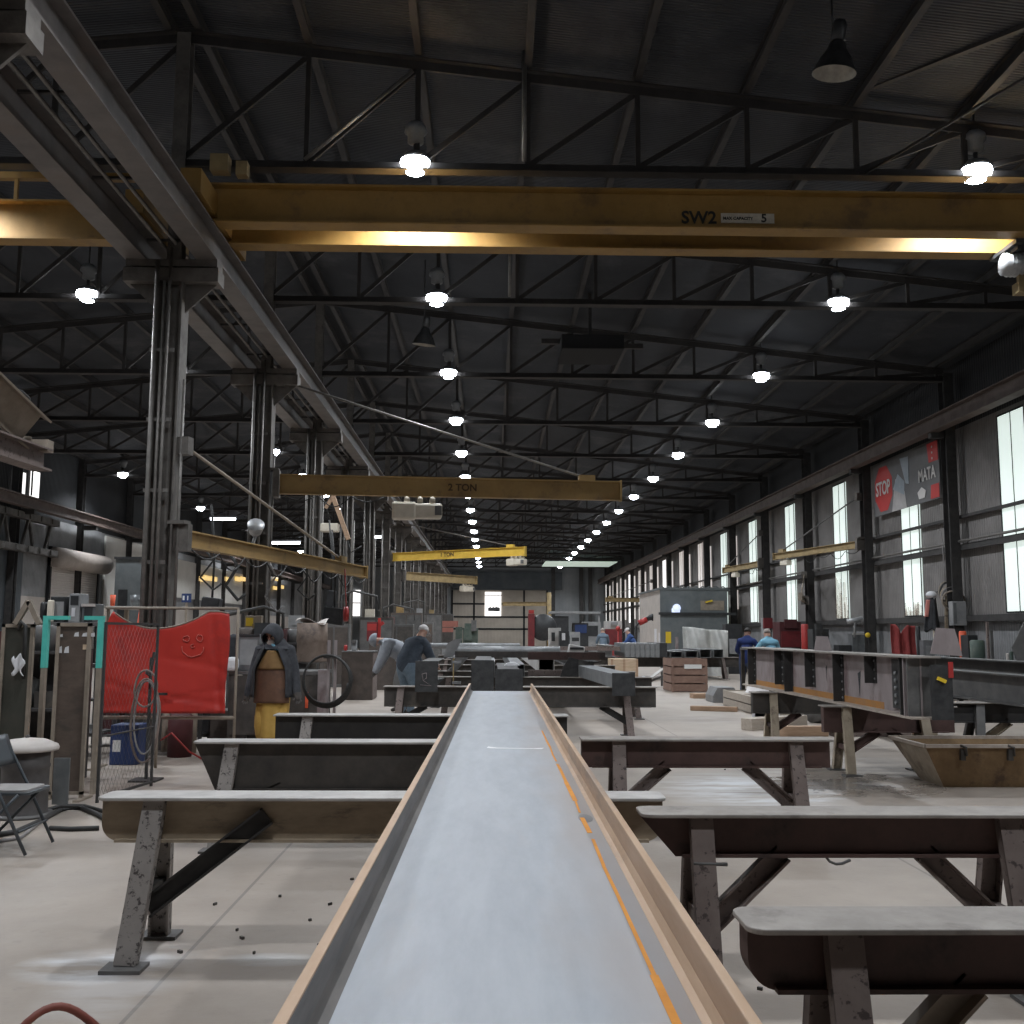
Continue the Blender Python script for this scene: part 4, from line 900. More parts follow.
for i, (px, py, L, w, h, a, m) in enumerate(((712, 698, 1.1, .35, .12, 5, 'wood'), (714, 711, 1.0, .18, .1, -20, 'wood'), (775, 728, 1.5, .25, .2, 35, 'wood_grey'), (800, 736, .9, .2, .16, 5, 'wood'), (870, 736, 1.3, .25, .12, 3, 'leg_brown'))):
    p = at_z(px, py, 0); o = MB().box((0, 0, h/2), (L, w, h)).build('timber_block', m, loc=p, bevel=.01); o.rotation_euler = (0, 0, R(a))
    tag(o, ['flat pale board on the floor between crate and timber box', 'thin board end by the foot of the timber crate', 'grey timber baulk under the plate girder', 'short wood block under the girder\'s middle', 'brown board on the floor under the girder\'s near half'][i], 'timber')
p = at_z(812, 723, 0); tag(MB().tube([(0, 0, .22), (2.2, 1.1, .22)], .22, 14).build('steel_pipe', 'steel_mid', loc=p), 'thick dark pipe lying on the floor under the girder', 'tube')

# rust bloom on the web beside the window-side flange
def web_tint():
    m = MATS['web_grey']; nt = m.node_tree; N = nt.nodes; L = nt.links; b = N['Principled BSDF']; src = b.inputs['Base Color'].links[0].from_socket
    tc = N.new('ShaderNodeTexCoord'); sx = N.new('ShaderNodeSeparateXYZ'); L.new(tc.outputs['Object'], sx.inputs[0])
    n = N.new('ShaderNodeTexNoise'); n.inputs['Scale'].default_value = 2.2; n.inputs['Detail'].default_value = 8; mp = N.new('ShaderNodeMapping'); mp.inputs['Scale'].default_value = (2, .5, 1); L.new(tc.outputs['Object'], mp.inputs[0]); L.new(mp.outputs[0], n.inputs['Vector'])
    ad = N.new('ShaderNodeMath'); ad.operation = 'MULTIPLY_ADD'; L.new(n.outputs['Fac'], ad.inputs[0]); ad.inputs[1].default_value = .5; L.new(sx.outputs['X'], ad.inputs[2])
    r = N.new('ShaderNodeValToRGB'); r.color_ramp.elements[0].position = .36; r.color_ramp.elements[1].position = .66; L.new(ad.outputs[0], r.inputs['Fac'])
    mx = N.new('ShaderNodeMix'); mx.data_type = 'RGBA'; L.new(r.outputs['Color'], mx.inputs['Factor']); L.new(src, mx.inputs['A']); mx.inputs['B'].default_value = (.36, .32, .305, 1); L.new(mx.outputs['Result'], b.inputs['Base Color'])
web_tint()

rs = random.Random(4); db = MB()
for px, py in ((237, 931), (254, 954), (242, 939), (310, 921), (319, 946), (180, 953), (330, 905), (452, 0), (760, 990), (690, 880), (560, 760), (725, 770), (772, 742), (870, 852), (215, 905), (352, 880), (280, 897)):
    if py < 700: continue
    p = at_z(px, py, 0); db.box((p.x, p.y, .007), (rs.uniform(.012, .032), rs.uniform(.008, .016), .014), (0, 0, rs.uniform(0, 3)))
tag(db.build('floor_debris', 'horse_dark'), 'scattered dark scraps of slag and offcuts on the near floor', 'debris', kind='stuff')
# ------------------------------------------------------------------ people
def ik(a, b, l1, l2, pole):
    a, b = Vector(a), Vector(b); d = b-a; L = min(d.length, (l1+l2)*.998); dn = d.normalized(); b = a+dn*L
    x = (l1*l1-l2*l2+L*L)/(2*L); h = math.sqrt(max(l1*l1-x*x, 0)); p = Vector(pole); p = p-dn*p.dot(dn)
    p = p.normalized() if p.length > 1e-5 else dn.orthogonal().normalized()
    return a+dn*x+p*h, b
def person(loc, rz, label, lean=0., side=0., head=0., hturn=0., hands=None, feet=None, M=None, s=1., bulk=1., hip_z=.93, group=None, detail=True, armb=1.):
    """faces -y; hands/feet given for (image-right x>0, x<0) sides"""
    M = M or {}
    mats = [M.get('top', 'hood_grey'), M.get('legs', 'jeans'), M.get('skin', 'skin'), M.get('hand', 'skin'), M.get('boot', 'boot'), M.get('sleeve', M.get('top', 'hood_grey'))]
    V, E, RAD, SEG = [], [], [], []
    def nd(p, r): V.append(Vector(p)*s); RAD.append((r if isinstance(r, tuple) else (r, r))); return len(V)-1
    def ed(a, b, m): E.append((a, b)); SEG.append((a, b, m))
    t = Vector((math.sin(side), -math.sin(lean)*math.cos(side), math.cos(lean)*math.cos(side)))
    t2 = Vector((math.sin(side*.9), -math.sin(lean*1.25), math.cos(lean*1.25))).normalized()
    pel = Vector((0, .02+.12*math.sin(lean), hip_z)); wst = pel+t*.18; chs = wst+t2*.20; nkb = chs+t2*.13
    hd = Vector((math.sin(hturn)*math.sin(max(head, .0)+lean*.8), -math.cos(hturn)*math.sin(head+lean*.8), math.cos(head+lean*.8))).normalized()
    nk = nkb+(t2+hd).normalized()*.07; hc = nk+hd*.13; ht = nk+hd*.205
    fw = Vector((math.sin(hturn), -math.cos(hturn), 0)); fw = (fw-hd*fw.dot(hd)).normalized()
    P = nd(pel, (.15*bulk, .115*bulk)); Wn = nd(wst, (.142*bulk, .112*bulk)); Ch = nd(chs, (.165*bulk, .125*bulk)); Nb = nd(nkb, (.10*bulk, .08*bulk)); Nk = nd(nk, .056); Hc = nd(hc, (.078, .094)); Ht = nd(ht, (.062, .07))
    ed(P, Wn, 0); ed(Wn, Ch, 0); ed(Ch, Nb, 0); ed(Nb, Nk, 2); ed(Nk, Hc, 2); ed(Hc, Ht, 2)
    hands = hands or [(.27, -.10, .80), (-.27, -.10, .80)]; feet = feet or [(.13, -.02, 0), (-.13, .03, 0)]
    for i, sx in enumerate((1, -1)):
        sh = nkb-t2*.045+Vector((sx*.175, 0, 0)); el, wr = ik(sh, Vector(hands[i])+Vector((0, 0, .06)), .29, .25, (sx*.5, .8, -.1))
        a = nd(sh, .074*bulk*armb); e = nd(el, .053*bulk*armb); w = nd(wr, .036*bulk*armb); ed(Nb, a, 0); ed(a, e, 5); ed(e, w, 5)
        dh = (wr-el).normalized(); pc = wr+dh*.055; pm = nd(pc, (.034, .022)); ed(w, pm, 3)
        if detail:
            ac = Vector((1, 0, 0)); ac = (ac-dh*ac.dot(dh)).normalized(); nn = dh.cross(ac)*(-1 if dh.cross(ac).y > 0 else 1)
            for k, (o, L) in enumerate(((-.027, .068), (-.009, .08), (.009, .075), (.027, .058))):
                f1 = nd(pc+ac*o*1.1+dh*(.03+L*.45), .0105); f2 = nd(pc+ac*o*1.15+dh*(.03+L*.8)+nn*.025, .009); ed(pm, f1, 3); ed(f1, f2, 3)
            th1 = nd(pc-ac*sx*.045+dh*.01+nn*.012, .012); th2 = nd(pc-ac*sx*.058+dh*.04+nn*.025, .0105); ed(pm, th1, 3); ed(th1, th2, 3)
        hp = pel+Vector((sx*.09, 0, -.06)); ft = Vector(feet[i]); kn, an = ik(hp, ft+Vector((0, .03, .09)), .42, .425, (sx*.15, -1, .1))
        h = nd(hp, .098*bulk); k_ = nd(kn, .066*bulk); n_ = nd(an, .05); ed(P, h, 1); ed(h, k_, 1); ed(k_, n_, 1)
        he = nd(ft+Vector((0, .06, .045)), .042); to = nd(ft+Vector((sx*.03, -.15, .035)), (.045, .033)); ed(n_, to, 4); ed(n_, he, 4)
    if detail:
        ns = nd(hc+fw*.105-hd*.012, .013); ed(Hc, ns, 2)
        for sx in (-1, 1): er = nd(hc+hd.cross(fw)*sx*.088, .016); ed(Hc, er, 2)
    me = bpy.data.meshes.new('person'); me.from_pydata([tuple(v) for v in V], E, [])
    o = bpy.data.objects.new('person', me); COL.objects.link(o)
    bm = bmesh.new(); bm.from_mesh(me); lay = bm.verts.layers.skin.verify()
    for i, v in enumerate(bm.verts): v[lay].radius = (RAD[i][0]*s, RAD[i][1]*s); v[lay].use_root = (i == 0)
    bm.to_mesh(me); bm.free()
    sk = o.modifiers.new('skin', 'SKIN'); sk.use_smooth_shade = True; sb = o.modifiers.new('sub', 'SUBSURF'); sb.levels = 1; sb.render_levels = 1
    dg = bpy.context.evaluated_depsgraph_get(); dg.update()
    nm = bpy.data.meshes.new_from_object(o.evaluated_get(dg)); o.modifiers.clear(); o.data = nm; bpy.data.meshes.remove(me); nm.name = 'person'
    nm.materials.clear()
    for m in mats: nm.materials.append(MATS[m])
    for f in nm.polygons:
        c = f.center; best, bm_ = 9, 0
        for a, b, m in SEG:
            A, B = V[a], V[b]; ab = B-A; u = max(0, min(1, (c-A).dot(ab)/max(ab.length_squared, 1e-9))); d = (c-(A+ab*u)).length-.6*(RAD[a][0]*(1-u)+RAD[b][0]*u)
            if d < best: best, bm_ = d, m
        f.material_index = bm_; f.use_smooth = True
    o.location = loc; o.rotation_euler = (0, 0, rz)
    tag(o, label, 'person', group)
    side_v = hd.cross(fw)
    Mh = Matrix((side_v, -fw, hd)).transposed()
    o_head = (hc*s, Mh, s, chs*s, t2)
    if detail:
        for sx in (-1, 1): MB().ball(hc*s+(fw*.083+side_v*sx*.032+hd*.018)*s, .011*s, 8).build('eye', 'hair_dark', o)
        MB().ball(hc*s+(fw*.088-hd*.05)*s, .018*s, 8, (1.3, .5, .4)).build('mouth', 'cloth_red', o)
    return o, o_head
def hair(o, H_, m, name='hair', r=.098, z0=-.02):
    c, Mh, s, _, _ = H_; prof = [(r*s*math.cos(a), (r*1.05*math.sin(a)+.025)*s) for a in [R(q) for q in (-8, 10, 30, 50, 70, 89)]]
    b = MB(); b.lathe(prof, c+Mh @ Vector((0, .012*s, z0*s)), 16, Mh @ Matrix.Diagonal(Vector((.92, 1.08, 1)))); return b.build(name, m, o)
def cap(o, H_, m):
    h = hair(o, H_, m, 'cap', .102, .01); c, Mh, s, _, _ = H_
    MB().prism([(-.07, 0), (.07, 0), (.055, .075), (-.055, .075)], c+Mh @ Vector((0, -.09*s, .045*s)), Mh @ Vector((s, 0, 0)), Mh @ Vector((0, -s, -.15*s)), Mh @ Vector((0, 0, .008))).build('brim', m, h)

# hooded man
mp = at_z(272, 763, 0)
o, Hd = person((mp.x, mp.y, 0), R(-4), 'person in a grey hooded jacket and brown apron, head bowed, standing by the red tarpaulin', lean=R(5), head=R(24), hturn=R(-12),
    hands=[(.335, -.12, .80), (-.335, -.08, .75)], M=dict(top='hood_grey', legs='trousers_ochre', skin='skin', hand='glove', sleeve='hood_grey'), bulk=1.42, s=1.0, armb=1.12)
c, Mh, s, ch, t2 = Hd
hb = MB(); Mf = Mh @ Matrix(((1, 0, 0), (0, 0, 1), (0, -1, 0)))   # local z of the lathe runs towards the back of the head
prof = [(.66, -.115), (.78, -.118), (.90, -.09), (.99, -.04), (1.0, .02), (.92, .075), (.72, .115), (.42, .138), (.0001, .146)]
n_ = 24; vs = []; fs = []
for r, z in prof:
    for k in range(n_):
        q = 2*PI*k/n_; x, y = math.cos(q)*r*.128, math.sin(q)*r*(.165 if math.sin(q) < 0 else .15)
        fwd = -z+(.022*max(0, math.sin(q)) if r < .95 and z < 0 else 0)
        vs.append(c+Mh @ Vector((x, -fwd, y-.012)))
for i_ in range(len(prof)-1):
    for k in range(n_): fs.append((i_*n_+k, i_*n_+(k+1) % n_, (i_+1)*n_+(k+1) % n_, (i_+1)*n_+k))
hb.add(vs, fs, True)
hb.lathe([(.10, 1.60), (.125, 1.575), (.15, 1.54), (.19, 1.50), (.235, 1.455)], (0, -.03, -.02), 24, Matrix.Diagonal(Vector((1, .78, 1))), caps=False)
hb.build('hood', 'hood_grey', o)
bd = MB().ball(c+Mh @ Vector((0, -.072, -.082)), .062, 12, (1, .75, .85)); bd.build('beard', 'beard_grey', o)
ap = MB()
def apronf(u, v):
    z = 1.42-.66*v; w = (.085+.125*min(1, v/.38)+.02*v); return Vector(((u-.5)*2*w, -.218-.03*math.sin(v*PI)*.6-.015*v+.11*(abs(u-.5)*2)**2.4+.01*math.sin(u*9+v*3), z))
ap.sheet(apronf, 16, 18, t=(0, .008, 0)); ab = ap.build('apron', 'apron_brown', o)
MB().sheet(lambda u, v: apronf(.5+(u-.5)*(1-.12*v), v*.36)+Vector((0, -.006-.004*v, 0)), 12, 8, t=(0, -.006, 0)).build('apron_bib', 'apron_ochre', ab)
MB().sheet(lambda u, v: Vector(((u-.5)*2*(.19-.02*v)-.01, -.20+.10*(abs(u-.5)*2)**2.2+.008*math.sin(u*14), .80-.50*v)), 14, 10, t=(0, .008, 0)).build('leather_skirt', 'trousers_ochre', o)
MB().sheet(lambda u, v: Vector(((u-.5)*2*(.035+.03*v)+.02, -.185+.03*(abs(u-.5)*2)**2, 1.50-.09*v)), 8, 4, t=(0, .006, 0)).build('shirt', 'shirt_sky', o)
for sx in (-1, 1):
    MB().sheet(lambda u, v: Vector((sx*(.075+.115*min(1, v/.45)+.01*v+.085*u), -.235+.02*min(1, v*3)*0+.13*u*u+.02*v+.05*max(0, .25-v), 1.47-.64*v)), 6, 12, t=(0, .012, 0)).build('jacket_front', 'jacket_black' if sx < 0 else 'hood_grey', o)
# two workers bending over the black plated beams
o, Hd = person((-1.86, 21.9, 0), R(-82), 'person in a light grey hooded top bending low with arms reaching down', lean=R(44), head=R(52), hands=[(.16, -.55, .50), (-.16, -.60, .42)], feet=[(.14, -.05, 0), (-.14, .12, 0)], M=dict(top='shirt_grey', legs='machine_grey', sleeve='shirt_grey', hand='glove'), bulk=1.85, hip_z=.95, s=1.14)
hair(o, Hd, 'shirt_grey', 'hood', .118)
o, Hd = person((-1.62, 20.9, 0), R(140), 'person in a navy jacket, white cap and light jeans stooping over the black plates', lean=R(32), head=R(12), hands=[(.22, -.55, .86), (-.20, -.5, .84)], feet=[(.14, .0, 0), (-.14, .1, 0)], M=dict(top='jacket_navy', legs='jeans'), bulk=1.6, hip_z=.95, s=1.1)
cap(o, Hd, 'cap_white')
o, Hd = person((5.28, 48, 0), R(185), 'person in a slate-blue jacket standing with back turned near the far machinery', lean=R(8), head=R(12), hands=[(.2, -.35, .95), (-.2, -.35, .95)], M=dict(top='shirt_slate', legs='jeans_dark'), bulk=1.2, s=1.1); hair(o, Hd, 'beard_grey')
o, Hd = person((6.35, 45.5, 0), R(-110), 'person in a blue shirt and pale cap leaning over the upright grey panels', lean=R(22), head=R(10), hands=[(.2, -.5, 1.0), (-.2, -.5, 1.0)], M=dict(top='shirt_blue', legs='jeans_dark'), bulk=1.2, s=1.12); cap(o, Hd, 'cap_white')
o, Hd = person((6.78, 27.2, 0), R(150), 'person with dark hair in a navy T-shirt, back turned, behind the plate girder', lean=R(12), head=R(15), hands=[(.25, -.4, .98), (-.3, -.35, 1.0)], M=dict(top='shirt_navy', legs='jeans_dark', skin='skin_dark', hand='skin_dark', sleeve='shirt_navy'), bulk=1.15, s=1.06); hair(o, Hd, 'hair_dark')
o, Hd = person((7.1, 26., 0), R(190), 'person in a sky-blue T-shirt, back turned, working behind the plate girder', lean=R(14), head=R(14), hands=[(.28, -.4, 1.0), (-.25, -.38, .98)], M=dict(top='shirt_sky', legs='jeans_dark'), bulk=1.15, s=1.05); hair(o, Hd, 'beard_grey')
# ------------------------------------------------------------------ welding bay at the left
def P2(px, py, Y): return at_y(px, py, Y)
def rect(x0, y0, x1, y1, Y): a, b = at_y(x0, y1, Y), at_y(x1, y0, Y); return a.x, b.x, a.z, b.z
def pxbox(name, x0, y0, x1, y1, Y, D, m, label, cat, floor=False, bev=.01, group=None, parts=()):
    a, b, z0, z1 = rect(x0, y0, x1, y1, Y)
    if floor: z0 = 0
    t = thing(name, ((a+b)/2, Y+D/2, z0), label, cat, group); w, h = b-a, z1-z0
    MB().bx(-w/2, w/2, -D/2, D/2, 0, h).build('body', m, t, bevel=bev)
    for (pn, u0, u1, v0, v1, d, pm) in parts: MB().bx(-w/2+u0*w, -w/2+u1*w, -D/2-d, -D/2+.002, v0*h, v1*h).build(pn, pm, t)
    return t, w, h
# folding chair
t = thing('folding_chair', (-3.82, 8.08, 0), 'dark grey folding chair with padded seat at the left edge of the floor', 'chair')
for i, y in enumerate((-.24, .24)):
    MB().tube([(.42, y, .012), (.20, y, .45), (.05, y, .72), (-.01, y*.95, .84)], .013, 8).build('front_leg', 'chair_grey', t)
    MB().tube([(-.08, y*.9, .012), (.33, y*.9, .44)], .012, 8).build('rear_leg', 'chair_grey', t)
MB().tube([(.36, -.24, .18), (.36, .24, .18)], .009, 6).build('cross_rail', 'chair_grey', t); MB().tube([(.02, -.21, .12), (.02, .21, .12)], .009, 6).build('cross_rail', 'chair_grey', t)
MB().sheet(lambda u, v: (.0+.05*(u-.5)**2+.09*(1-v), (u-.5)*.50, .62+.22*v), 8, 5, t=(-.012, 0, 0)).build('backrest', 'chair_grey', t)
se = MB().prism(rounded(-.04, .40, -.21, .21, .05), (0, 0, .435), (1, 0, 0), (0, 1, 0), (.0, 0, .018)).build('seat', 'chair_grey', t)
MB().prism(rounded(-.01, .37, -.18, .18, .05), (0, 0, .4535), (1, 0, 0), (0, 1, 0), (0, 0, .015)).build('seat_pad', 'chair_pad', se)
# drum with lid
p = at_y(27, 748, 9.55); 
t = thing('waste_drum', (p.x, p.y, 0), 'dark drum under a wide domed cream lid behind the folding chair', 'drum')
MB().lathe([(.205, .0), (.215, .02), (.205, .04), (.20, .2), (.21, .22), (.20, .24), (.2, .42), (.21, .44), (.2, .46), (.205, p.z-.02)], n=24).build('body', 'drum_dark', t)
l = MB().lathe([(.27, p.z-.02), (.275, p.z), (.26, p.z+.03), (.16, p.z+.075), (.0001, p.z+.095)], n=28).build('lid', 'lid_cream', t); MB().lathe([(.018, p.z+.09), (.022, p.z+.11), (.0001, p.z+.12)], n=10).build('lid_knob', 'drum_dark', l)
MB().lathe([(.26, .0), (.27, .015), (.25, .03)], n=24).build('base_ring', 'steel_mid', t)
t, w, h = pxbox('metal_sheet', 52, 758, 70, 795, 10.15, .02, 'sheet_metal', 'pale grey metal sheet leaning upright beside the lidded drum', 'sheet', True, .002)
# weld screen panels
def screen(x0, y0, x1, yb, Y, fm, pm, label, teal=False):
    a, b, z0, z1 = rect(x0, y0, x1, yb, Y); t = thing('welding_screen', ((a+b)/2, Y, 0), label, 'screen'); w = b-a; f = .035
    MB().bx(-w/2+f, w/2-f, -.006, .006, .08, z1-f).build('curtain_panel', pm, t)
    for s in (-1, 1): MB().bx(s*w/2, s*(w/2-f), -.02, .02, 0, z1).build('post', fm, t)
    MB().bx(-w/2, w/2, -.02, .02, z1-f, z1).build('top_rail', fm, t); MB().bx(-w/2, w/2, -.02, .02, .05, .08).build('bottom_rail', fm, t)
    for s in (-1, 1): MB().bx(s*w/2-.03, s*w/2+.03, -.18, .18, 0, .02).build('foot', fm, t)
    return t, w, z1
t, w, zt = screen(48, 623, 92, 796, 10.45, 'frame_tan', 'screen_brown', 'tall brown welding screen in a tan frame beside the lidded drum')
for i, (u, v, ww, hh) in enumerate(((-.12, .06, .03, .03), (.02, .055, .05, .045), (.10, .055, .055, .04), (.18, .055, .05, .04), (-.13, .22, .04, .07), (-.07, .22, .05, .07))):
    MB().prism([(0, 0), (ww, .0), (ww*.9, hh), (ww*.2, hh*.8)], (u-.02, -.009, zt-v-.08), (1, 0, 0), (0, 0, 1), (0, .002, 0)).build('painted_reflection', 'bag_white', t)  # white patches imitate a sign's lettering reflected in the curtain
MB().box((.12, -.008, zt-.24), (.05, .003, .05)).build('sticker', 'wood_pale', t)
a, b, z0, z1 = rect(42, 616, 100, 668, 10.75)
t = thing('rack_frame', ((a+b)/2, 10.80, 0), 'teal-topped steel rack frame standing behind the brown welding screen', 'frame'); w = b-a
for s in (-1, 1):
    MB().bx(s*w/2-.022, s*w/2+.022, -.03, .03, 0, z0).build('lower_post', 'frame_tan', t); MB().bx(s*w/2-.026, s*w/2+.026, -.032, .032, z0, z1).build('upper_post', 'teal', t)
MB().bx(-w/2, -w/2+.23, -.03, .03, z1-.04, z1).build('top_rail', 'teal', t); MB().bx(w/2-.17, w/2, -.03, .03, z1-.04, z1).build('top_rail', 'teal', t)
t, w, zt = screen(-8, 624, 35, 800, 10.55, 'frame_tan', 'screen_green', 'dark green welding screen in a tan frame at the left picture edge')
MB().bar((-.02, -.03, zt), (.10, -.03, zt+.23), .05, .05).bar((.10, -.03, zt+.23), (.22, -.03, zt), .05, .05).build('lifting_arch', 'frame_tan', t)
MB().tube([(.02, -.04, zt-.05), (.05, -.06, zt+.02), (.09, -.05, zt-.02), (.10, -.05, zt-.55)], .02, 7).build('hung_cable', 'rubber', t)
rag = MB().sheet(lambda u, v: ((u-.5)*.10*(1+.4*math.sin(v*7)), -.11-.015*math.sin(u*9), zt-.32-.17*v-.03*math.sin(u*8)), 8, 8).build('rag', 'bag_white'); rag.location = (t.location.x+.06, 10.56, 0); tag(rag, 'white rag hanging on the dark green welding screen', 'rag')
# mesh gate
g0, g1 = at_z(97, 803, 0), at_z(151, 786, 0); zt = 1.74; d = (g1-g0); L = d.length; a = math.atan2(d.y, d.x)
t = thing('mesh_gate', g0, 'thin dark-framed wire mesh gate standing in front of the red tarpaulin', 'gate', rz=a)
MB().bx(-.012, .012, -.012, .012, 0, zt).build('post', 'frame_dark', t); MB().bx(L-.012, L+.012, -.012, .012, 0, zt).build('post', 'frame_dark', t)
MB().bx(0, L, -.012, .012, zt-.025, zt).build('top_rail', 'frame_dark', t); MB().bx(0, L, -.012, .012, .03, .055).build('bottom_rail', 'frame_dark', t); MB().bx(0, L, -.008, .008, .62, .635).build('middle_rail', 'frame_dark', t)
mm = MB(); n = 26
for i in range(-n, n*2):
    for s in (1, -1):
        # diagonal wires clipped to the gate
        pts = []
        for k in range(0, 81):
            z = .05+(zt-.08)*k/80; x = i*.075+s*z*.6
            if 0 <= x <= L: pts.append((x, 0, z))
        if len(pts) > 1: mm.tube([pts[0], pts[-1]], .0011, 3)
mm.build('wire_mesh', 'steel_mid', t)
# hose coil on a post
q = at_z(143, 782, 0)
t = thing('hose_post', (q.x, 11.75, 0), 'slim post with hoses looped over its arm in front of the red tarpaulin', 'post')
MB().bx(-.015, .015, -.015, .015, 0, 1.36).build('post', 'frame_dark', t); MB().bx(-.15, .15, -.15, .15, 0, .02).build('base', 'frame_dark', t); MB().bar((0, -.02, 1.16), (0, -.16, 1.2), .02, .03).bar((0, -.02, 1.16), (.04, -.03, 1.42), .03, .02).build('arm', 'frame_dark', t)
def loop(cx, cz, rx, rz, y, r, m, nm, turns=1, ph=0.):
    pts = []; N = 28*turns
    for i in range(N): a = 2*PI*i/28+ph; pts.append((cx+rx*math.cos(a)*(1+.03*math.sin(i*.9)), y+.012*math.sin(a*.5+i*.05), cz+rz*math.sin(a)*(1+.02*math.cos(i*.7))))
    return MB().tube(pts, r, 6, closed=(turns == 1)).build(nm, m)
for args, lab in (((0, 1.02, .125, .20, -.15, .012, 'hose_brown', 'hose'), 'small upper hose loop hanging on the slim post'), ((-.02, .66, .16, .46, -.06, .013, 'hose_brown', 'hose'), 'long brown hose loop hanging down the slim post'), ((.0, .70, .13, .40, -.105, .011, 'hose_grey', 'hose'), 'thin grey hose loop on the slim post')):
    o = loop(*args); o.location = (q.x, 11.75, 0); tag(o, lab, 'hose', 'hose loops on the slim post')
# red tarpaulin on a pipe frame
YT = 12.75
tf = thing('pipe_frame', (at_y(166, 700, YT+.05).x, YT+.06, 0), 'grey pipe frame carrying the red tarpaulin', 'frame'); fx0, fx1 = at_y(99, 700, YT).x-tf.location.x, at_y(234, 700, YT).x-tf.location.x
ztop = at_y(165, 608, YT).z; zr = at_y(165, 718, YT).z
for x in (fx0, fx1, fx0*.12): MB().tube([(x, 0, 0), (x, 0, ztop if x != fx0*.12 else zr)], .018, 8).build('post', 'frame_tan', tf); 
for x in (fx0, fx1): MB().bx(x-.03, x+.03, -.25, .25, 0, .025).build('foot', 'frame_tan', tf)
MB().tube([(fx0, 0, ztop), (fx1, 0, ztop)], .018, 8).build('top_rail', 'frame_tan', tf); MB().tube([(fx0, 0, zr), (fx1, 0, zr)], .022, 8).build('bottom_rail', 'frame_tan', tf)
tx0, tx1 = at_y(102, 650, YT).x, at_y(229, 650, YT).x; zb = at_y(165, 713, YT).z; zl = at_y(112, 611, YT).z
def tarpf(u, v):
    x = tx0+(tx1-tx0)*u; sag = .21*max(0, 1-((u-.42)/(.34 if u < .42 else .42))**2)
    if u < .08: sag += .30*(1-u/.08)
    if u > .90: sag += .03*((u-.90)/.10)**2
    zt_ = zl-sag; z = zt_+(zb-zt_)*v
    q = (u-.97)*1.3+(v-.05)*.0; y = YT-.05+.012*math.sin(u*13+v*3)*(.4+v*.6)+.035*math.sin(u*5-v*4)*v*(1-v)*2+.022*math.exp(-((u-.86-.10*v)/.022)**2)*(.4+v)+.016*math.exp(-((v-.80-.25*(u-.5))/.02)**2)+.014*math.exp(-((v-.90+.2*(u-.3))/.018)**2)+.012*math.exp(-((v-.35-.5*(u-.5))/.03)**2)*(u > .45)*min(1, (u-.45)*6)
    return Vector((x+.02*math.sin(v*6)*(u > .9), y, z))
o = MB().sheet(tarpf, 60, 30, t=(0, .006, 0)).build('tarpaulin', 'tarp_red'); tag(o, 'red tarpaulin with a chalk smiley face, sagging from the pipe frame', 'tarpaulin')
def on_tarp(px, py):
    p = at_y(px, py, YT); u = (p.x-tx0)/(tx1-tx0); best = min((abs(tarpf(u, k/60).z-p.z), k/60) for k in range(61))[1]; return tarpf(u, best)+Vector((0, -.009, 0))
ck = MB()
for cx, cy, rx, ry, a0, a1 in ((187.5, 638.5, 3.2, 3, 0, 360), (201, 638, 3.2, 3.2, 0, 360), (194, 646, 2, 2, 20, 300), (194, 648, 11, 8.5, -10, 190)):
    ck.tube([on_tarp(cx+rx*math.cos(R(a0+(a1-a0)*i/24)), cy+ry*math.sin(R(a0+(a1-a0)*i/24))) for i in range(25)], .0055, 5)
ck.build('chalk_smile', 'chalk_dim', o)['label'] = 'pale chalk smiley face'
hem = MB(); hem.tube([Vector(tarpf(i/60, 0)) for i in range(6, 60)], .009, 5); hem.build('hem', 'frame_tan', o)
MB().box(at_y(163, 694, YT-.11), (.10, .03, .03)).build('clip', 'lamp_dark', o)
t, w, h = pxbox('storage_box', 109, 725, 139, 761, 13.1, .35, 'blue_box', 'blue box with a white label on the floor under the red tarpaulin', 'box', True, .01, parts=(('label_plate', .1, .38, .33, .62, .002, 'paper'),))
for i, (px, Y, r, h, m, lab) in enumerate(((180, 14.0, .16, .62, 'cylinder_maroon', 'dark maroon gas cylinder stub standing under the red tarpaulin'), (165, 14.2, .05, .6, 'frame_tan', 'thin tan stand leg under the red tarpaulin'), (193, 14.4, .05, .7, 'frame_tan', 'second tan stand leg right under the tarpaulin hem'))):
    p = at_y(px, 740, Y); tag(MB().lathe([(r, 0), (r, h*.85), (r*.6, h*.95), (r*.3, h)], n=16).build(['gas_cylinder', 'stand_leg', 'stand_leg'][i], m, loc=(p.x, Y, 0)), lab, ['cylinder', 'stand', 'stand'][i])
tag(MB().tube([(-.5, 0, .25), (-.35, -.05, .35), (-.1, -.1, .12), (.1, -.12, .02)], .012, 6).build('hose', 'plastic_red', loc=(at_y(200, 730, 13.6).x, 13.6, 0)), 'bright red thin hose trailing down below the tarpaulin', 'hose')
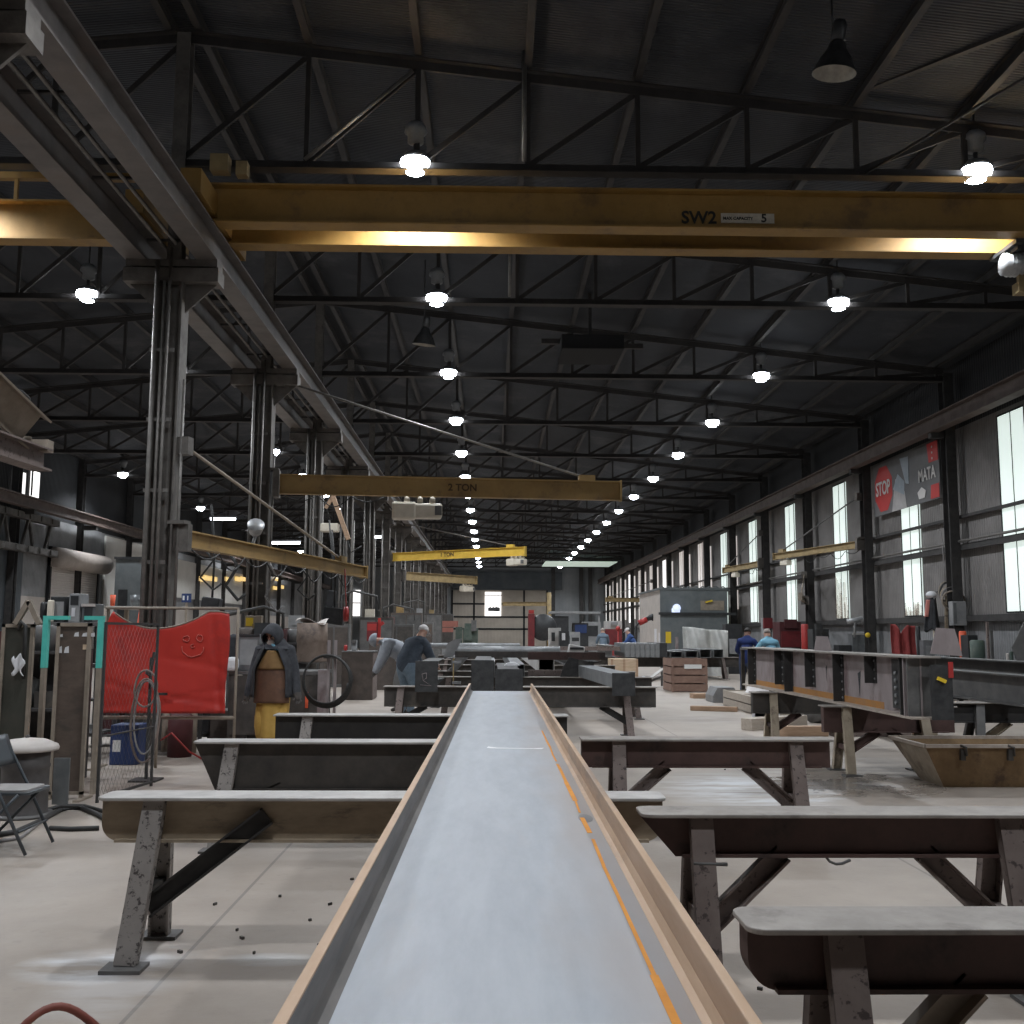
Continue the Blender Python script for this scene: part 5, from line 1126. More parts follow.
# hoses on the floor
def floorhose(pts, r, m, label, z=None): tag(MB().tube([at_z(x, y, r if z is None else z) for x, y in pts], r, 7).build('hose', m), label, 'hose')
floorhose(((-5, 835), (15, 832), (38, 822), (60, 810), (82, 808), (97, 814), (110, 822)), .022, 'rubber', 'thick black hose curving over the floor toward the tan trestle')
floorhose(((40, 812), (60, 806), (85, 806), (99, 810), (115, 815)), .018, 'rubber', 'second black hose looping beside the thick one')
floorhose(((50, 828), (70, 829), (99, 828)), .02, 'rubber', 'short straight black hose in front of the drum')
floorhose(((-5, 842), (20, 838), (35, 826), (45, 818)), .014, 'hose_grey', 'grey hose running under the folding chair')
floorhose(((350, 735), (362, 728), (380, 722), (395, 726)), .012, 'rubber', 'thin black lead on the floor by the bending workers')
c0 = at_z(60, 1024, .0)
tag(MB().tube([(c0.x-.17+.024*i, c0.y-.30+.02*i, .012+.125*math.sin(PI*i/12)) for i in range(13)], .016, 8).build('hose', 'hose_red', loc=(.07, -.02, 0)), 'dark red hose arching off the floor at the lower left corner', 'hose')

# benches, machines behind the screens
def table(name, x0, x1, ytop_px, Y, D, m, top, label, cat='table', legs=4, z=None):
    a, b = at_y(x0, ytop_px, Y), at_y(x1, ytop_px, Y); z = z or a.z; w = b.x-a.x; t = thing(name, ((a.x+b.x)/2, Y+D/2, 0), label, cat)
    MB().bx(-w/2, w/2, -D/2, D/2, z-.05, z).build('tabletop', top, t, bevel=.004)
    for sx in (-1, 1):
        for sy in (-1, 1): MB().bx(sx*(w/2-.05)-.04, sx*(w/2-.05)+.04, sy*(D/2-.06)-.04, sy*(D/2-.06)+.04, 0, z-.05).build('leg', m, t)
    MB().bx(-w/2+.08, w/2-.08, -D/2+.08, D/2-.08, .3, .33).build('shelf', m, t)
    return t, z
t, zb_ = table('workbench', 104, 150, 606, 20.5, 1.2, 'frame_tan', 'panel_white', 'white-topped bench behind the red tarpaulin at the front column', z=None)
for (x0, y0, x1, y1, m, nm, lab) in ((108, 593, 114, 604, 'plastic_orange', 'cup', 'orange cup on the white-topped bench'), (128, 594, 141, 605, 'sheet_metal', 'steel_bowl', 'pale metal bowl on the white-topped bench')):
    a, b, z0, z1 = rect(x0, y0, x1, y1, 20.8); tag(MB().lathe([((b-a)*.38, 0), ((b-a)*.5, .01+(z1-z0)), ((b-a)*.42, z1-z0), ((b-a)*.3, .02), (.0001, .02)], n=16).build(nm, m, loc=((a+b)/2, 20.9, zb_+.001)), lab, nm.replace('_', ' '))
tag(MB().lathe([(.16, 0), (.16, .03), (.09, .04), (.03, .62), (.0001, .63)], n=14).build('traffic_cone', 'plastic_orange', loc=(at_y(141.5, 610, 19.6).x, 19.6, 1.55)), 'orange cone standing on the low cabinet by the front column', 'cone')
pxbox('storage_cabinet', 132, 613, 150, 640, 19.4, .6, 'machine_green', 'low green-grey cabinet next to the front column', 'cabinet', True) if False else None
a_, b_, _, z1_ = rect(133, 613, 149, 640, 19.3)
t = thing('storage_cabinet', ((a_+b_)/2+.0, 19.6, 0), 'green-grey cabinet with pale doors behind the red tarpaulin', 'cabinet')
MB().bx(-.32, .2, -.28, .28, 0, 1.548).build('body', 'machine_green', t)
for s in (0, 1): d_ = MB().bx(-.30+s*.25, -.07+s*.25, -.30, -.281, .1, 1.5).build('door', 'booth_grey', t); MB().bx(-.10+s*.06, -.085+s*.06, -.32, -.30, .8, .95).build('handle', 'hoist_grey', d_)
# compressor, boxes on a shelf behind the brown screen
t, z = table('storage_bench', 34, 104, 622, 13.6, .8, 'frame_dark', 'steel_mid', 'dark bench behind the welding screens carrying tools')
def on(name, x0, x1, top_px, Y, z, D, m, label, cat, round_=False, bev=.01, parts=()):
    a, b = at_y(x0, top_px, Y), at_y(x1, top_px, Y); w, h = b.x-a.x, max(.05, a.z-z-.001); t = thing(name, ((a.x+b.x)/2, Y, z+.001), label, cat)
    if round_: MB().lathe([(w/2*.96, 0), (w/2, .02), (w/2, h-.03), (w/2*.8, h)], n=16).build('body', m, t)
    else: MB().bx(-w/2, w/2, -D/2, D/2, 0, h).build('body', m, t, bevel=bev)
    for (pn, u0, u1, v0, v1, d, pm) in parts: MB().bx(-w/2+u0*w, -w/2+u1*w, -D/2-d, -D/2+.002, v0*h, v1*h).build(pn, pm, t)
    return t
on('canister', 48, 54.5, 600, 13.7, z, .1, 'hoist_cream', 'pale canister on the dark bench behind the screens', 'canister', True)
on('compressor', 57, 72, 597, 13.95, z, .4, 'machine_black', 'black compressor on the dark bench behind the screens', 'compressor', parts=(('vent_panel', .1, .9, .2, .8, .004, 'machine_grey'),))
on('battery_charger', 74, 85, 594, 13.9, z, .3, 'machine_grey', 'grey boxy charger on the dark bench, dark window in front', 'charger', parts=(('screen', .15, .85, .6, .92, .006, 'machine_black'), ('dial', .3, .6, .2, .5, .01, 'bag_white')))
on('tool_box', 86.5, 100, 604, 13.9, z, .3, 'sheet_metal', 'small steel tool box at the end of the dark bench', 'box', parts=(('lid', .0, 1., .85, 1.0, .02, 'lid_cream'), ('front_panel', .2, .8, .05, .8, .006, 'machine_black')))
on('motor', 41, 47.5, 602, 13.85, z, .2, 'lamp_dark', 'dark rounded motor beside the pale canister', 'motor', True)
# dark booth against the far left wall
a, b, z0, z1 = rect(111, 559, 141, 640, 46); t = thing('control_booth', ((a+b)/2, 47.5, 0), 'tall dark grey booth in front of the white wall panel', 'booth'); w = b-a
MB().bx(-w/2, w/2, -1.4, 1.4, 0, z1).build('body', 'booth_grey', t); MB().bx(-w/2-.06, w/2+.06, -1.46, 1.46, z1, z1+.1).build('roof', 'machine_black', t); MB().bx(-w*.34, w*.02, -1.43, -1.39, .1, z1*.72).build('door', 'machine_black', t)
pxbox('notice_board', 180, 594, 187, 602, 30, .05, 'blue_box', 'small blue notice sign with white marks behind the front column', 'sign', parts=(('marking', .1, .4, .2, .75, .004, 'paper'), ('marking', .55, .85, .3, .75, .004, 'paper'))) if False else None
t = thing('standing_sign', (at_y(185, 640, 28).x, 28, 0), 'small blue sign with white marks on a post behind the red tarpaulin', 'sign'); z_ = at_y(185, 598, 28).z
MB().bx(-.03, .03, -.02, .02, 0, z_+.12).build('post', 'frame_tan', t); pl_ = MB().bx(-.13, .13, -.03, -.02, z_-.12, z_+.12).build('sign_panel', 'blue_box', t); MB().bx(-.1, -.05, -.034, -.03, z_-.06, z_+.06).bx(.02, .05, -.034, -.03, z_-.06, z_+.06).build('marking', 'paper', pl_)

# ------------------------------------------------------------------ around the hooded man
t, z = table('welding_table', 228, 322, 671, 14.4, .9, 'horse_dark', 'steel_mid', 'dark steel welding table right behind the hooded man')
MB().bx(.60, .74, -.5, -.46, .1, z+.02).build('end_plate', 'girder_mauve', t); MB().bx(.43, .47, -.47, -.455, z-.5, z-.28).build('paint_mark', 'plastic_orange', t); MB().bx(-.6, .6, -.46, -.44, .25, z-.06).build('front_plate', 'horse_dark', t)
on('welding_machine', 242, 263, 634, 14.75, z, .4, 'sheet_metal', 'grey louvred welding machine on the table left of the hooded man', 'welding machine', parts=(('louvre_panel', .1, .9, .15, .85, .006, 'machine_grey'), ('top_panel', 0, 1, .93, 1.0, .01, 'machine_black')))
on('plastic_bag', 227, 238, 657, 14.42, z, .25, 'bag_white', 'white plastic bag on the table beside the welding machine', 'bag', bev=.05)
on('gear_bag', 231, 241, 634, 14.98, z, .3, 'jacket_black', 'black jacket heaped on the table at the machine\'s side', 'jacket', bev=.05)
on('control_box', 247, 261, 616, 18.6, 1.75, .25, 'frame_tan', 'tan switch box with yellow sticker on the second column', 'switch box', parts=(('sticker', .0, .45, .4, .95, .01, 'yellow_paint'),)) if False else None
b_ = at_y(254, 625, 20.2); t = thing('column_mounted_switch_box', (b_.x, 20.2, b_.z-.16), 'tan switch box with yellow sticker on the second column', 'switch box'); MB().bx(-.16, .16, -.08, .08, 0, .34).build('body', 'frame_tan', t, bevel=.01); MB().bx(-.14, -.0, -.09, -.08, .14, .30).build('sticker', 'yellow_paint', t)
t = thing('wire_drum', (at_y(312, 640, 15.8).x, 15.8, 0), 'brown fibre wire drum with torn paper on top, on a stand behind the table', 'drum'); zz0, zz1 = at_y(312, 662, 15.8).z, at_y(312, 623, 15.8).z
MB().lathe([(.225, zz0), (.23, zz0+.02), (.225, (zz0+zz1)/2), (.235, (zz0+zz1)/2+.02), (.23, zz1), (.21, zz1)], n=24).build('body', 'drum_rust', t); MB().lathe([(.28, 0), (.28, .03), (.1, .05), (.08, zz0-.03), (.25, zz0)], n=16).build('stand', 'steel_mid', t); MB().sheet(lambda u, v: ((u-.5)*.44, (v-.5)*.4, zz1+.02+.05*math.sin(u*5+v*3)), 10, 8, t=(0, 0, .006)).build('paper', 'lid_cream', t)
# hose hanger: twin posts with a great coil
hx = at_y(332, 700, 14.2).x; t = thing('hose_stand', (hx, 14.02, 0), 'pinkish twin-post stand right of the hooded man', 'stand')
for dx in (-.03, .06): MB().bx(dx-.018, dx+.018, -.02, .02, 0, at_y(332, 640, 14.2).z).build('post', 'girder_mauve', t)
MB().bx(-.22, .22, -.2, .2, 0, .025).build('base', 'steel_mid', t); MB().bar((-.1, -.02, 1.32), (.14, -.02, 1.32), .03, .04).build('arm', 'steel_mid', t)
cm = MB()
pts = []
for i in range(36*4):
    k = i/36; pts.append(((.335-.010*k)*math.cos(2*PI*i/36), -.06-.028*k+.005*math.sin(i*.7), .012*k+(.35-.008*k)*math.sin(2*PI*i/36)))
tag(MB().tube(pts, .0135, 6).build('hose', 'rubber', loc=(hx-.03, 14.02, .985)), 'large black hose coil hung on the twin-post stand', 'hose')

# dark steel box and benches further back
def steelbox(x0, x1, ytop, ybot, D, label, m='steel_mid', sm='girder_mauve'):
    a, b = at_z(x0, ybot, 0), at_z(x1, ybot, 0); z = at_y(x0, ytop, a.y).z; t = thing('steel_box', ((a.x+b.x)/2, a.y+D/2, 0), label, 'box'); w = b.x-a.x
    MB().bx(-w/2, w/2, -D/2, D/2, 0, z).build('body', m, t, bevel=.01); MB().bx(w/2, w/2+.02, -D/2, D/2, .02, z-.02).build('side_plate', sm, t); MB().bx(-w/2-.01, w/2+.03, -D/2-.01, D/2, z, z+.025).build('lid_plate', 'steel_grey', t)
    return t, z, a.y
t, zbx, ybx = steelbox(341, 372, 652, 700, .9, 'dark steel box with mauve side plate, between hose coil and bending workers', 'clutter_brown', 'leg_brown')
on('paint_can', 335, 342, 649, ybx+.3, zbx+.03, .2, 'plastic_red', 'red paint can on the dark steel box', 'can', True) if False else None
on('spray_can', 344, 347.5, 645, ybx+.4, zbx+.026, .2, 'plastic_red', 'small red can lying by the edge of the dark steel box', 'can', True)
on('machine_vice', 352, 357, 640, ybx+.5, zbx+.026, .2, 'machine_grey', 'grey vice standing on the dark steel box', 'vice', parts=(('jaw', .0, 1, .7, 1, .05, 'steel_mid'),))
t, zb2, yb2 = steelbox(368, 398, 642, 690, 1.2, 'second dark steel box behind the bending workers', 'clutter_brown', 'steel_mid')
on('tool_cabinet', 368, 378, 622, yb2+.5, zb2+.026, .5, 'machine_red', 'dark red tool cabinet on the second steel box', 'cabinet', parts=(('drawer', .05, .95, .55, .9, .006, 'plastic_red'), ('drawer', .05, .95, .1, .5, .006, 'machine_red')))
t = on('red_bracket', 378, 381, 618, yb2+.45, zb2+.026, .1, 'plastic_red', 'bright red upright bracket beside the dark red cabinet', 'bracket'); MB().box((.06, 0, .5), (.16, .08, .10), (0, -.6, 0)).build('arm', 'plastic_red', t)
# hanging control pendant and screens on booms near the third column
def pend(px, py, Y, w, h, m, label, parts=(), nm='hanging_control_box'):
    p = at_y(px, py, Y); t = thing(nm, p, label, 'control box'); MB().box((0, 0, 0), (w, .25, h), (0, .12, 0)).build('body', m, t, bevel=.02); MB().tube([(0, 0, h/2), (0, .05, h/2+.7), (-.1, .1, h/2+1.6)], .02, 6).build('cable', 'rubber', t)
    for c_, d_, pm in parts: MB().box(c_, d_).build('panel', pm, t)
pend(334, 616, 21, .42, .34, 'machine_black', 'black control box on a boom above the dark steel box', (((.0, -.13, .0), (.3, .02, .22), 'lamp_dark'),))
p = at_y(346, 614, 20.6); tag(MB().tube([p+Vector((-.035, -.01, 0)), p+Vector((.035, .01, 0))], .15, 18).tube([p+Vector((0, .0, .12)), p+Vector((-.05, .05, .9))], .012, 5).build('hanging_cable_reel', 'plastic_red'), 'red round reel hanging beside the black control box', 'reel')
pend(331, 600, 23, .16, .42, 'machine_black', 'slim black pendant hanging above the control box')
pend(212, 603, 17.5, .3, .18, 'machine_black', 'small black box hanging above the red tarpaulin', nm='hanging_junction_box')
# hanging leads from the ochre jib
for i, (px, yt, yb, Y, m) in enumerate(((229, 552, 600, 17.0, 'rubber'), (204, 548, 590, 15.8, 'rubber'), (268, 560, 612, 18.4, 'hose_grey'), (300, 566, 600, 20.2, 'rubber'))):
    a, b = at_y(px, yt, Y), at_y(px+4, yb, Y); tag(MB().tube([a, a+(b-a)*.3+Vector((.12, .02, 0)), a+(b-a)*.7+Vector((-.1, 0, 0)), b+Vector((.08, 0, 0)), b+Vector((.2, 0, .1))], .03 if i == 0 else .018, 7).build('hanging_cable', m), ['thick black cable looping down from the middle of the ochre arm', 'black cable hanging near the root of the ochre arm', 'grey hose hanging from the ochre arm past the second column', 'black cable hanging near the tip of the ochre arm'][i], 'cable')

# ------------------------------------------------------------------ far machinery
t = thing('gantry_machine', (at_y(446, 640, 70).x, 70, 0), 'faded red gantry machine standing by the columns far down the hall', 'machine'); W = 2.4; zt = at_y(446, 621, 70).z
MB().bx(-W/2+.7, W/2-.4, -.4, .4, zt-.4, zt).build('cross_beam', 'machine_faded', t); MB().bx(-W/2+.02, -W/2+.5, -.5, .5, 0, zt-.3).build('column_body', 'machine_faded', t); MB().bx(W/2-.55, W/2-.1, -.4, .4, 0, zt-.4).build('leg', 'machine_green', t); MB().bx(-W/2+.5, W/2-.5, -.5, .5, 0, .9).build('bed', 'machine_grey', t); MB().bx(-.3, .5, -.42, -.4, zt-.75, zt-.45).build('guard', 'machine_faded', t)
t, w, h = pxbox('drill_press', 463, 628, 478, 645, 66, 1., 'machine_green', 'dark green machine beside the faded red gantry', 'machine', True, .05, parts=(('guard', .1, .6, .6, 1.15, .2, 'machine_green'), ('head', .55, .9, .9, 1.25, .3, 'steel_mid')))
# red and black saw line
t = thing('band_saw', (at_y(545, 640, 58).x, 58, 0), 'red-framed band saw with big black wheel housing, far down the aisle', 'machine')
zt = at_y(530, 614, 58).z
MB().bx(-.95, -.6, -.3, .3, 0, zt).build('frame_post', 'machine_red', t); MB().bx(-1.6, -.5, -.4, .4, .55, .85).build('table_arm', 'machine_red', t); MB().lathe([(.0001, -.25), (.72, -.25), (.76, 0), (.72, .25), (.0001, .25)], (-.1, 0, zt-.75), 24, Euler((PI/2, 0, 0)).to_matrix()).build('wheel_housing', 'machine_black', t); MB().box((-.78, -.1, zt+.12), (.3, .3, .2)).build('warning_lamp', 'plastic_red', t); MB().bx(-.5, .4, -.5, .5, 0, .9).build('base', 'machine_light', t)
t = thing('machine_centre', (at_y(566, 640, 62).x, 62, 0), 'dark machine enclosure with a flat canopy behind the band saw', 'machine'); zt = at_y(566, 613, 62).z
MB().bx(-.9, .1, -.8, .8, 0, zt-.2).build('body', 'machine_black', t); MB().bx(-1.0, 2.0, -1, 1, zt-.05, zt+.08).build('canopy', 'machine_grey', t); MB().bx(1.85, 1.95, -.9, -.8, 0, zt-.05).build('post', 'machine_grey', t); MB().bx(.4, 1.3, -.5, .5, 0, zt-.6).build('cabinet', 'machine_black', t); MB().bx(.5, 1.2, -.53, -.5, zt-1.2, zt-.7).build('screen', 'blue_box', t); MB().bx(.1, .4, -.4, .4, 0, 1.5).build('side_cabinet', 'booth_grey', t)
def cabinet(x0, y0, x1, y1, Y, m, label, parts=(), D=.6): return pxbox('control_cabinet', x0, y0, x1, y1, Y, D, m, label, 'cabinet', True, .01, parts=parts)
cabinet(549, 628, 561, 652, 44, 'machine_light', 'pale control cabinet among the machinery beyond the tubes', (('screen', .2, .5, .7, .9, .005, 'machine_black'),))
cabinet(559.5, 631, 569, 652, 43.2, 'machine_black', 'black cabinet with round white dial next to the pale control cabinet', (('dial', .25, .6, .78, .95, .01, 'bag_white'), ('panel', .1, .9, .3, .6, .01, 'machine_grey')))
cabinet(571, 632, 580, 650, 48, 'machine_grey', 'grey cabinet with dark slots right of the black dial cabinet', (('slot', .1, .9, .75, .85, .005, 'machine_black'), ('slot', .1, .9, .5, .6, .005, 'machine_black')))
cabinet(583, 622, 601, 645, 66, 'machine_grey', 'wide grey machine with a dark window at the far corner', (('window_panel', .2, .85, .62, .9, .02, 'machine_black'),), 1.2)
cabinet(606, 629, 622, 645, 55, 'machine_red', 'maroon machine bed left of the grey booth', (('panel', .05, .95, .1, .5, .005, 'cloth_red'),), 1.)
cabinet(606, 621, 622, 632, 57.5, 'machine_light', 'pale hood unit above the maroon machine bed', (('guard', .3, .7, .9, .97, .3, 'machine_grey'),), 1.2)
p = at_y(618, 628.5, 54); tag(MB().ball((0, 0, 0), .13, 10).tube([(0, 0, -.1), (0, 0, -p.z+.001)], .03, 6).build('warning_lamp', 'plastic_red', loc=p), 'red round lamp on a stalk before the maroon machine bed', 'lamp')
# roll of wrapped pale material on trestle
p = at_y(576, 663, 22.6); t = thing('wrapped_part', (p.x, 22.6, 1.1), 'pale wrapped machine part resting on the tubes before the cabinets', 'part'); MB().box((0, 0, .18), (.34, .4, .22), (0, .2, 0)).box((.12, -.05, .06), (.12, .2, .12)).build('body', 'machine_light', t, bevel=.02); MB().bx(-.15, .15, -.21, -.2, .2, .25).build('slot', 'machine_black', t)
p = at_y(571, 666, 19.65); gp = MB().prism([(-.16, 0), (.2, 0), (.2, .34), (.02, .38), (-.1, .2)], (0, 0, 0), (1, 0, 0), (0, 0, 1), (0, .03, 0)).build('gusset_plate', 'plate_black', loc=(p.x, 20.3, .801)); tag(gp, 'black gusset plate standing on the tubes behind the box tube', 'plate')
# clamps and cut plates among the black plated beams
p = at_y(452, 690, 16.2); t = thing('bar_clamp', (p.x, yC+.02, .801), 'yellow-handled bar clamp on the far trestle between the black plates', 'clamp'); MB().box((0, 0, .22), (.02, .02, .44)).build('bar', 'jib_dirty', t); MB().box((.05, 0, .38), (.14, .04, .04)).box((.05, 0, .05), (.14, .04, .04)).build('jaw', 'steel_grey', t)
p = at_y(448, 655, 23.35); tag(MB().prism([(0, 0), (.22, .0), (.42, .42), (.24, .40), (.08, .3)], (0, 0, 0), (1, 0, 0), (0, 0, 1), (0, .03, 0)).build('gusset_plate', 'steel_grey', loc=(p.x-.1, 23.3, 1.105)), 'pale pointed plate leaning upright behind the navy-jacketed worker', 'plate')
# bundle of square tubes before the booth
yB = 37.2
trestle('dark trestle carrying the row of upright panels before the booth', at_y(603, 661, yB).x, at_y(745, 661, yB).x, yB+1.0, wm='horse_dark', lm='leg_brown', dep=.35, legs=(.6, -.6), brace=False)
x0, x1 = at_y(625, 655, yB).x, at_y(660, 655, yB).x; n = 7; w = (x1-x0)/n
for i in range(n):
    o = MB().bx(-w*.42, w*.42, 0, 3.3, 0, .50).bx(-w*.5, w*.5, 0.04, 3.26, .05, .45).build('ribbed_panel', 'tube_grey', loc=(x0+w*(i+.5), yB, .802)); tag(o, '%s upright grey panel from the aisle end of the row before the booth' % ORD[i], 'panel', 'upright panels before the booth')
tag(MB().bx(0, .25, 0, 3.2, 0, .52).build('end_panel', 'machine_black', loc=(x1+.01, yB, .802)), 'black end panel closing the row of upright grey panels', 'panel')
bundle('i', at_y(612, 650, yB).x, yB, 5, .802, .5, .42, 'steel_mid', 'grey beam beside the row of upright panels')
for i, (px, z, w, h) in enumerate(((676, .802, .42, .22), (691, .802, .46, .25), (705, .802, .4, .3), (718, .802, .35, .3))):
    p = at_y(px, 660, yB); bundle('hss', p.x, yB-.1, 3.3, z, w, h, ['steel_grey', 'tube_grey', 'steel_grey', 'tube_grey'][i], ['low grey tube below the draped sheet, next to the row', 'wide grey tube under the edge of the draped sheet', 'dark-ended tube right of the wide one', 'last square tube before the girder\'s far end'][i])
# plywood crate below
t, w, h = pxbox('plywood_crate', 611, 659, 638, 680, 32, .8, 'wood_pale', 'pale plywood crate under the row of upright panels', 'crate', True, .01, parts=(('batten', .0, .08, 0, 1, .01, 'wood'), ('batten', .92, 1, 0, 1, .01, 'wood'), ('batten', .45, .53, 0, 1, .01, 'wood')))
p = at_z(655, 687, 0); t = thing('steel_chute', (p.x, p.y, 0), 'pale metal tray tilted against a dark frame before the plywood crate', 'tray'); MB().bar((-.35, 0, .1), (.25, .1, .55), .03, .5, up=(0, 1, 0)).build('tray', 'machine_light', t); MB().bar((-.5, .0, .02), (.4, .0, .4), .06, .06).bar((.25, .2, .02), (.25, .2, .5), .06, .06).build('frame', 'steel_mid', t)
tag(MB().lathe([(.09, 0), (.1, .02), (.1, .28), (.05, .34), (.04, .4), (.0001, .41)], n=14).build('jug', 'bag_white', loc=at_z(644, 690, 0)), 'white jug on the floor beside the box tube\'s trestle', 'jug')

# grey booth
a, b, z0, z1 = rect(661, 588, 727, 660, 50); t = thing('enclosure_booth', ((a+b)/2, 50, 0), 'large dark grey booth with beige side, under the far wall windows', 'booth'); w = b-a; D = 7.
MB().bx(-w/2, w/2, 0, .12, 0, z1).build('front_panel', 'booth_grey', t); MB().bx(-w/2, -w/2+.12, .12, D, 0, z1-.1).build('side_panel', 'booth_beige', t); MB().bx(w/2-.12, w/2, .12, D, 0, z1-.1).build('side_panel', 'booth_beige', t); MB().bx(-w/2-.05, w/2+.05, -.05, D, z1-.1, z1).build('roof', 'booth_grey', t)
MB().sheet(lambda u, v: ((u-.5)*w, -.06+.08*v, z1+.04+.05*math.sin(u*62)), 80, 1, t=(0, 0, -.06)).build('roof_edge', 'booth_grey', t)
MB().bx(-w/2-.1, w/2+.4, -.12, -.02, z1*.66, z1*.66+.12).build('rail', 'machine_black', t)
o = MB().bx(-w/2+.24, -w/2+.5, -.03, 0, 1.2, 1.75).build('warning_sign', 'yellow_paint', t); o['label'] = 'yellow warning sign'
MB().bx(-w/2+.7, -w/2+.85, -.04, 0, .9, 1.5).build('extinguisher_panel', 'girder_mauve', t)
sg = MB().ball((-w/2+.78, -.1, z1*.745), .2, 12).bx(-w/2+.55, -w/2+.95, -.06, -.01, z1*.68, z1*.74).build('flood_lamp', 'screen_glow', t)
MB().bx(w*.1, w*.45, -.03, 0, z1*.72, z1*.84).build('vision_panel', 'frame_tan', t); MB().box((w*.22, -.1, z1*.83), (.35, .1, .08), (0, -.25, 0)).build('beacon', 'yellow_paint', t)
w_ = MB(); w_.bx(-w/2-.01, -w/2, 1.2, 1.9, .0, 1.9).bx(-w/2-.01, -w/2, .3, .55, .0, 1.7); w_.build('white_marking', 'bag_white', t)
# red nozzle arm before the booth's beige side
p = at_y(645, 620.5, 47); t = thing('suction_arm', (p.x, 47, 0), 'red-jointed articulated extraction arm before the booth\'s beige side', 'arm'); MB().tube([(-.45, 0, 0), (-.42, 0, p.z-.25), (-.25, 0, p.z-.08)], .05, 8).build('pipe', 'lamp_dark', t); MB().tube([(-.28, 0, p.z-.12), (.08, 0, p.z+.05)], .13, 12).build('joint', 'plastic_red', t); MB().tube([(.08, 0, p.z+.05), (.25, 0, p.z+.14), (.36, 0, p.z+.14)], .09, 12, r1=.17).build('hood', 'machine_black', t)
# draped plastic sheet
a, b, z0, z1 = rect(683, 627, 727, 662, 41)
def drape(u, v): return Vector((a+(b-a)*u, 41+.25*math.sin(u*11+v*2)*.4+.5*v*(-.4)+.08*math.sin(23*u-4*v), z1-.25*math.sin(u*3.1)**4*.3-.5*max(0, u-.45)*.55-(z1-.02)*v*(1-.0*u)))
o = MB().sheet(drape, 40, 24, t=(0, .02, 0)).build('plastic_sheet', 'plastic_sheet'); tag(o, 'translucent grey plastic sheet draped over a frame in front of the booth', 'sheet')

# ------------------------------------------------------------------ along the windowed wall
def rbench(y0, y1, label, z=.92, x0=10.9, x1=12.0):
    t = thing('workbench', ((x0+x1)/2, (y0+y1)/2, 0), label, 'table'); L = y1-y0
    MB().bx(-.5, .5, -L/2, L/2, z-.06, z).build('tabletop', 'steel_mid', t)
    for sx in (-1, 1):
        for sy in (-1, 1): MB().bx(sx*.42-.04, sx*.42+.04, sy*(L/2-.1)-.04, sy*(L/2-.1)+.04, 0, z-.06).build('leg', 'horse_dark', t)
    MB().bx(-.42, .42, -L/2+.1, L/2-.1, .3, .33).build('shelf', 'horse_dark', t)
    return z
zb1 = rbench(26.6, 31.6, 'long dark bench against the wall between the two nearest window strips'); zb2 = rbench(33.6, 38.4, 'dark bench against the wall below the banner side window'); zb3 = rbench(39.6, 44.4, 'third dark wall bench behind the people in blue')
zb0 = rbench(21.8, 26.0, 'dark wall bench at the right picture edge')
def won(name, x0, y0, x1, y1, Y, D, m, label, cat, z, **k): return on(name, x0, x1, y0, Y, z, D, m, label, cat, **k)
# red leather aprons on a rack
a, b, z0, z1 = rect(892, 624, 915, 657, 27.6)
def redf(u, v):
    top = z1-.26*max(0, 1-abs(u-.42)*4.5)-.05*u; return Vector((a+(b-a)*u, 27.6+.06*math.sin(u*16)+.03*math.sin(v*5), top+(zb1+.03-top)*v))
o = MB().sheet(redf, 26, 14, t=(0, .02, 0)).build('welding_apron', 'cloth_red'); tag(o, 'red cloth hung with a notched top edge behind the plate girder\'s near end', 'cloth')
on('gauge_box', 921, 932, 640, 27.3, zb1, .25, 'lamp_white', 'white box with a dark square dial next to the red cloth', 'box', parts=(('screen', .25, .7, .2, .75, .008, 'machine_grey'),))
on('oxygen_cylinder', 916, 920, 626, 28.5, zb1, .2, 'machine_black', 'black cylinder standing between red cloth and white dial box', 'cylinder', True)
p = at_y(932, 612, 27.0); t = thing('hanging_jacket', (p.x, 27, p.z), 'black jacket and pale cap hung on the column by the banner', 'jacket')
MB().sheet(lambda u, v: ((u-.5)*(.28+.16*v), .05*math.sin(u*8)-.08*math.sin(u*PI), .35-.85*v-.04*math.sin(u*12)), 14, 12, t=(0, .03, 0)).build('jacket_body', 'jacket_black', t); MB().ball((.0, 0, .45), .14, 12, (1, 1, .75)).build('cap', 'bag_white', t); MB().sheet(lambda u, v: (-.18+.1*u-.06*v, -.1, .32-.45*v), 4, 8, t=(0, .02, 0)).build('sleeve_stripe', 'chalk_pink', t); MB().sheet(lambda u, v: (-.02+.12*u, -.06, -.42-.42*v), 4, 6, t=(0, .02, 0)).build('trouser_leg', 'hoist_cream', t); MB().tube([(0, .06, .5), (.3, .25, .55)], .015, 6).build('hook', 'steel_mid', t)
p = at_y(947, 592, 27.1); t = thing('hanging_hose_bundle', (p.x-.12, 26.9, p.z), 'dusty bundle of hoses and rope hung high on the column beside the jacket', 'hoses')
for k in range(5): MB().tube([((.18+.03*k)*math.cos(2*PI*i/20)+.03*k, -.04*k, (.25+.05*(k % 2))*math.sin(2*PI*i/20)-.06*k) for i in range(20)], .025, 6, closed=True).build('hose_turn', ['frame_tan', 'rubber', 'horse_tan', 'hose_grey', 'frame_tan'][k], t)
MB().bar((.05, -.05, -.1), (.0, -.02, -1.5), .2, .05).build('hanging_tail', 'horse_tan', t); MB().tube([(0, 0, .2), (-.05, 0, 1.6)], .012, 5).build('rope', 'hose_grey', t)
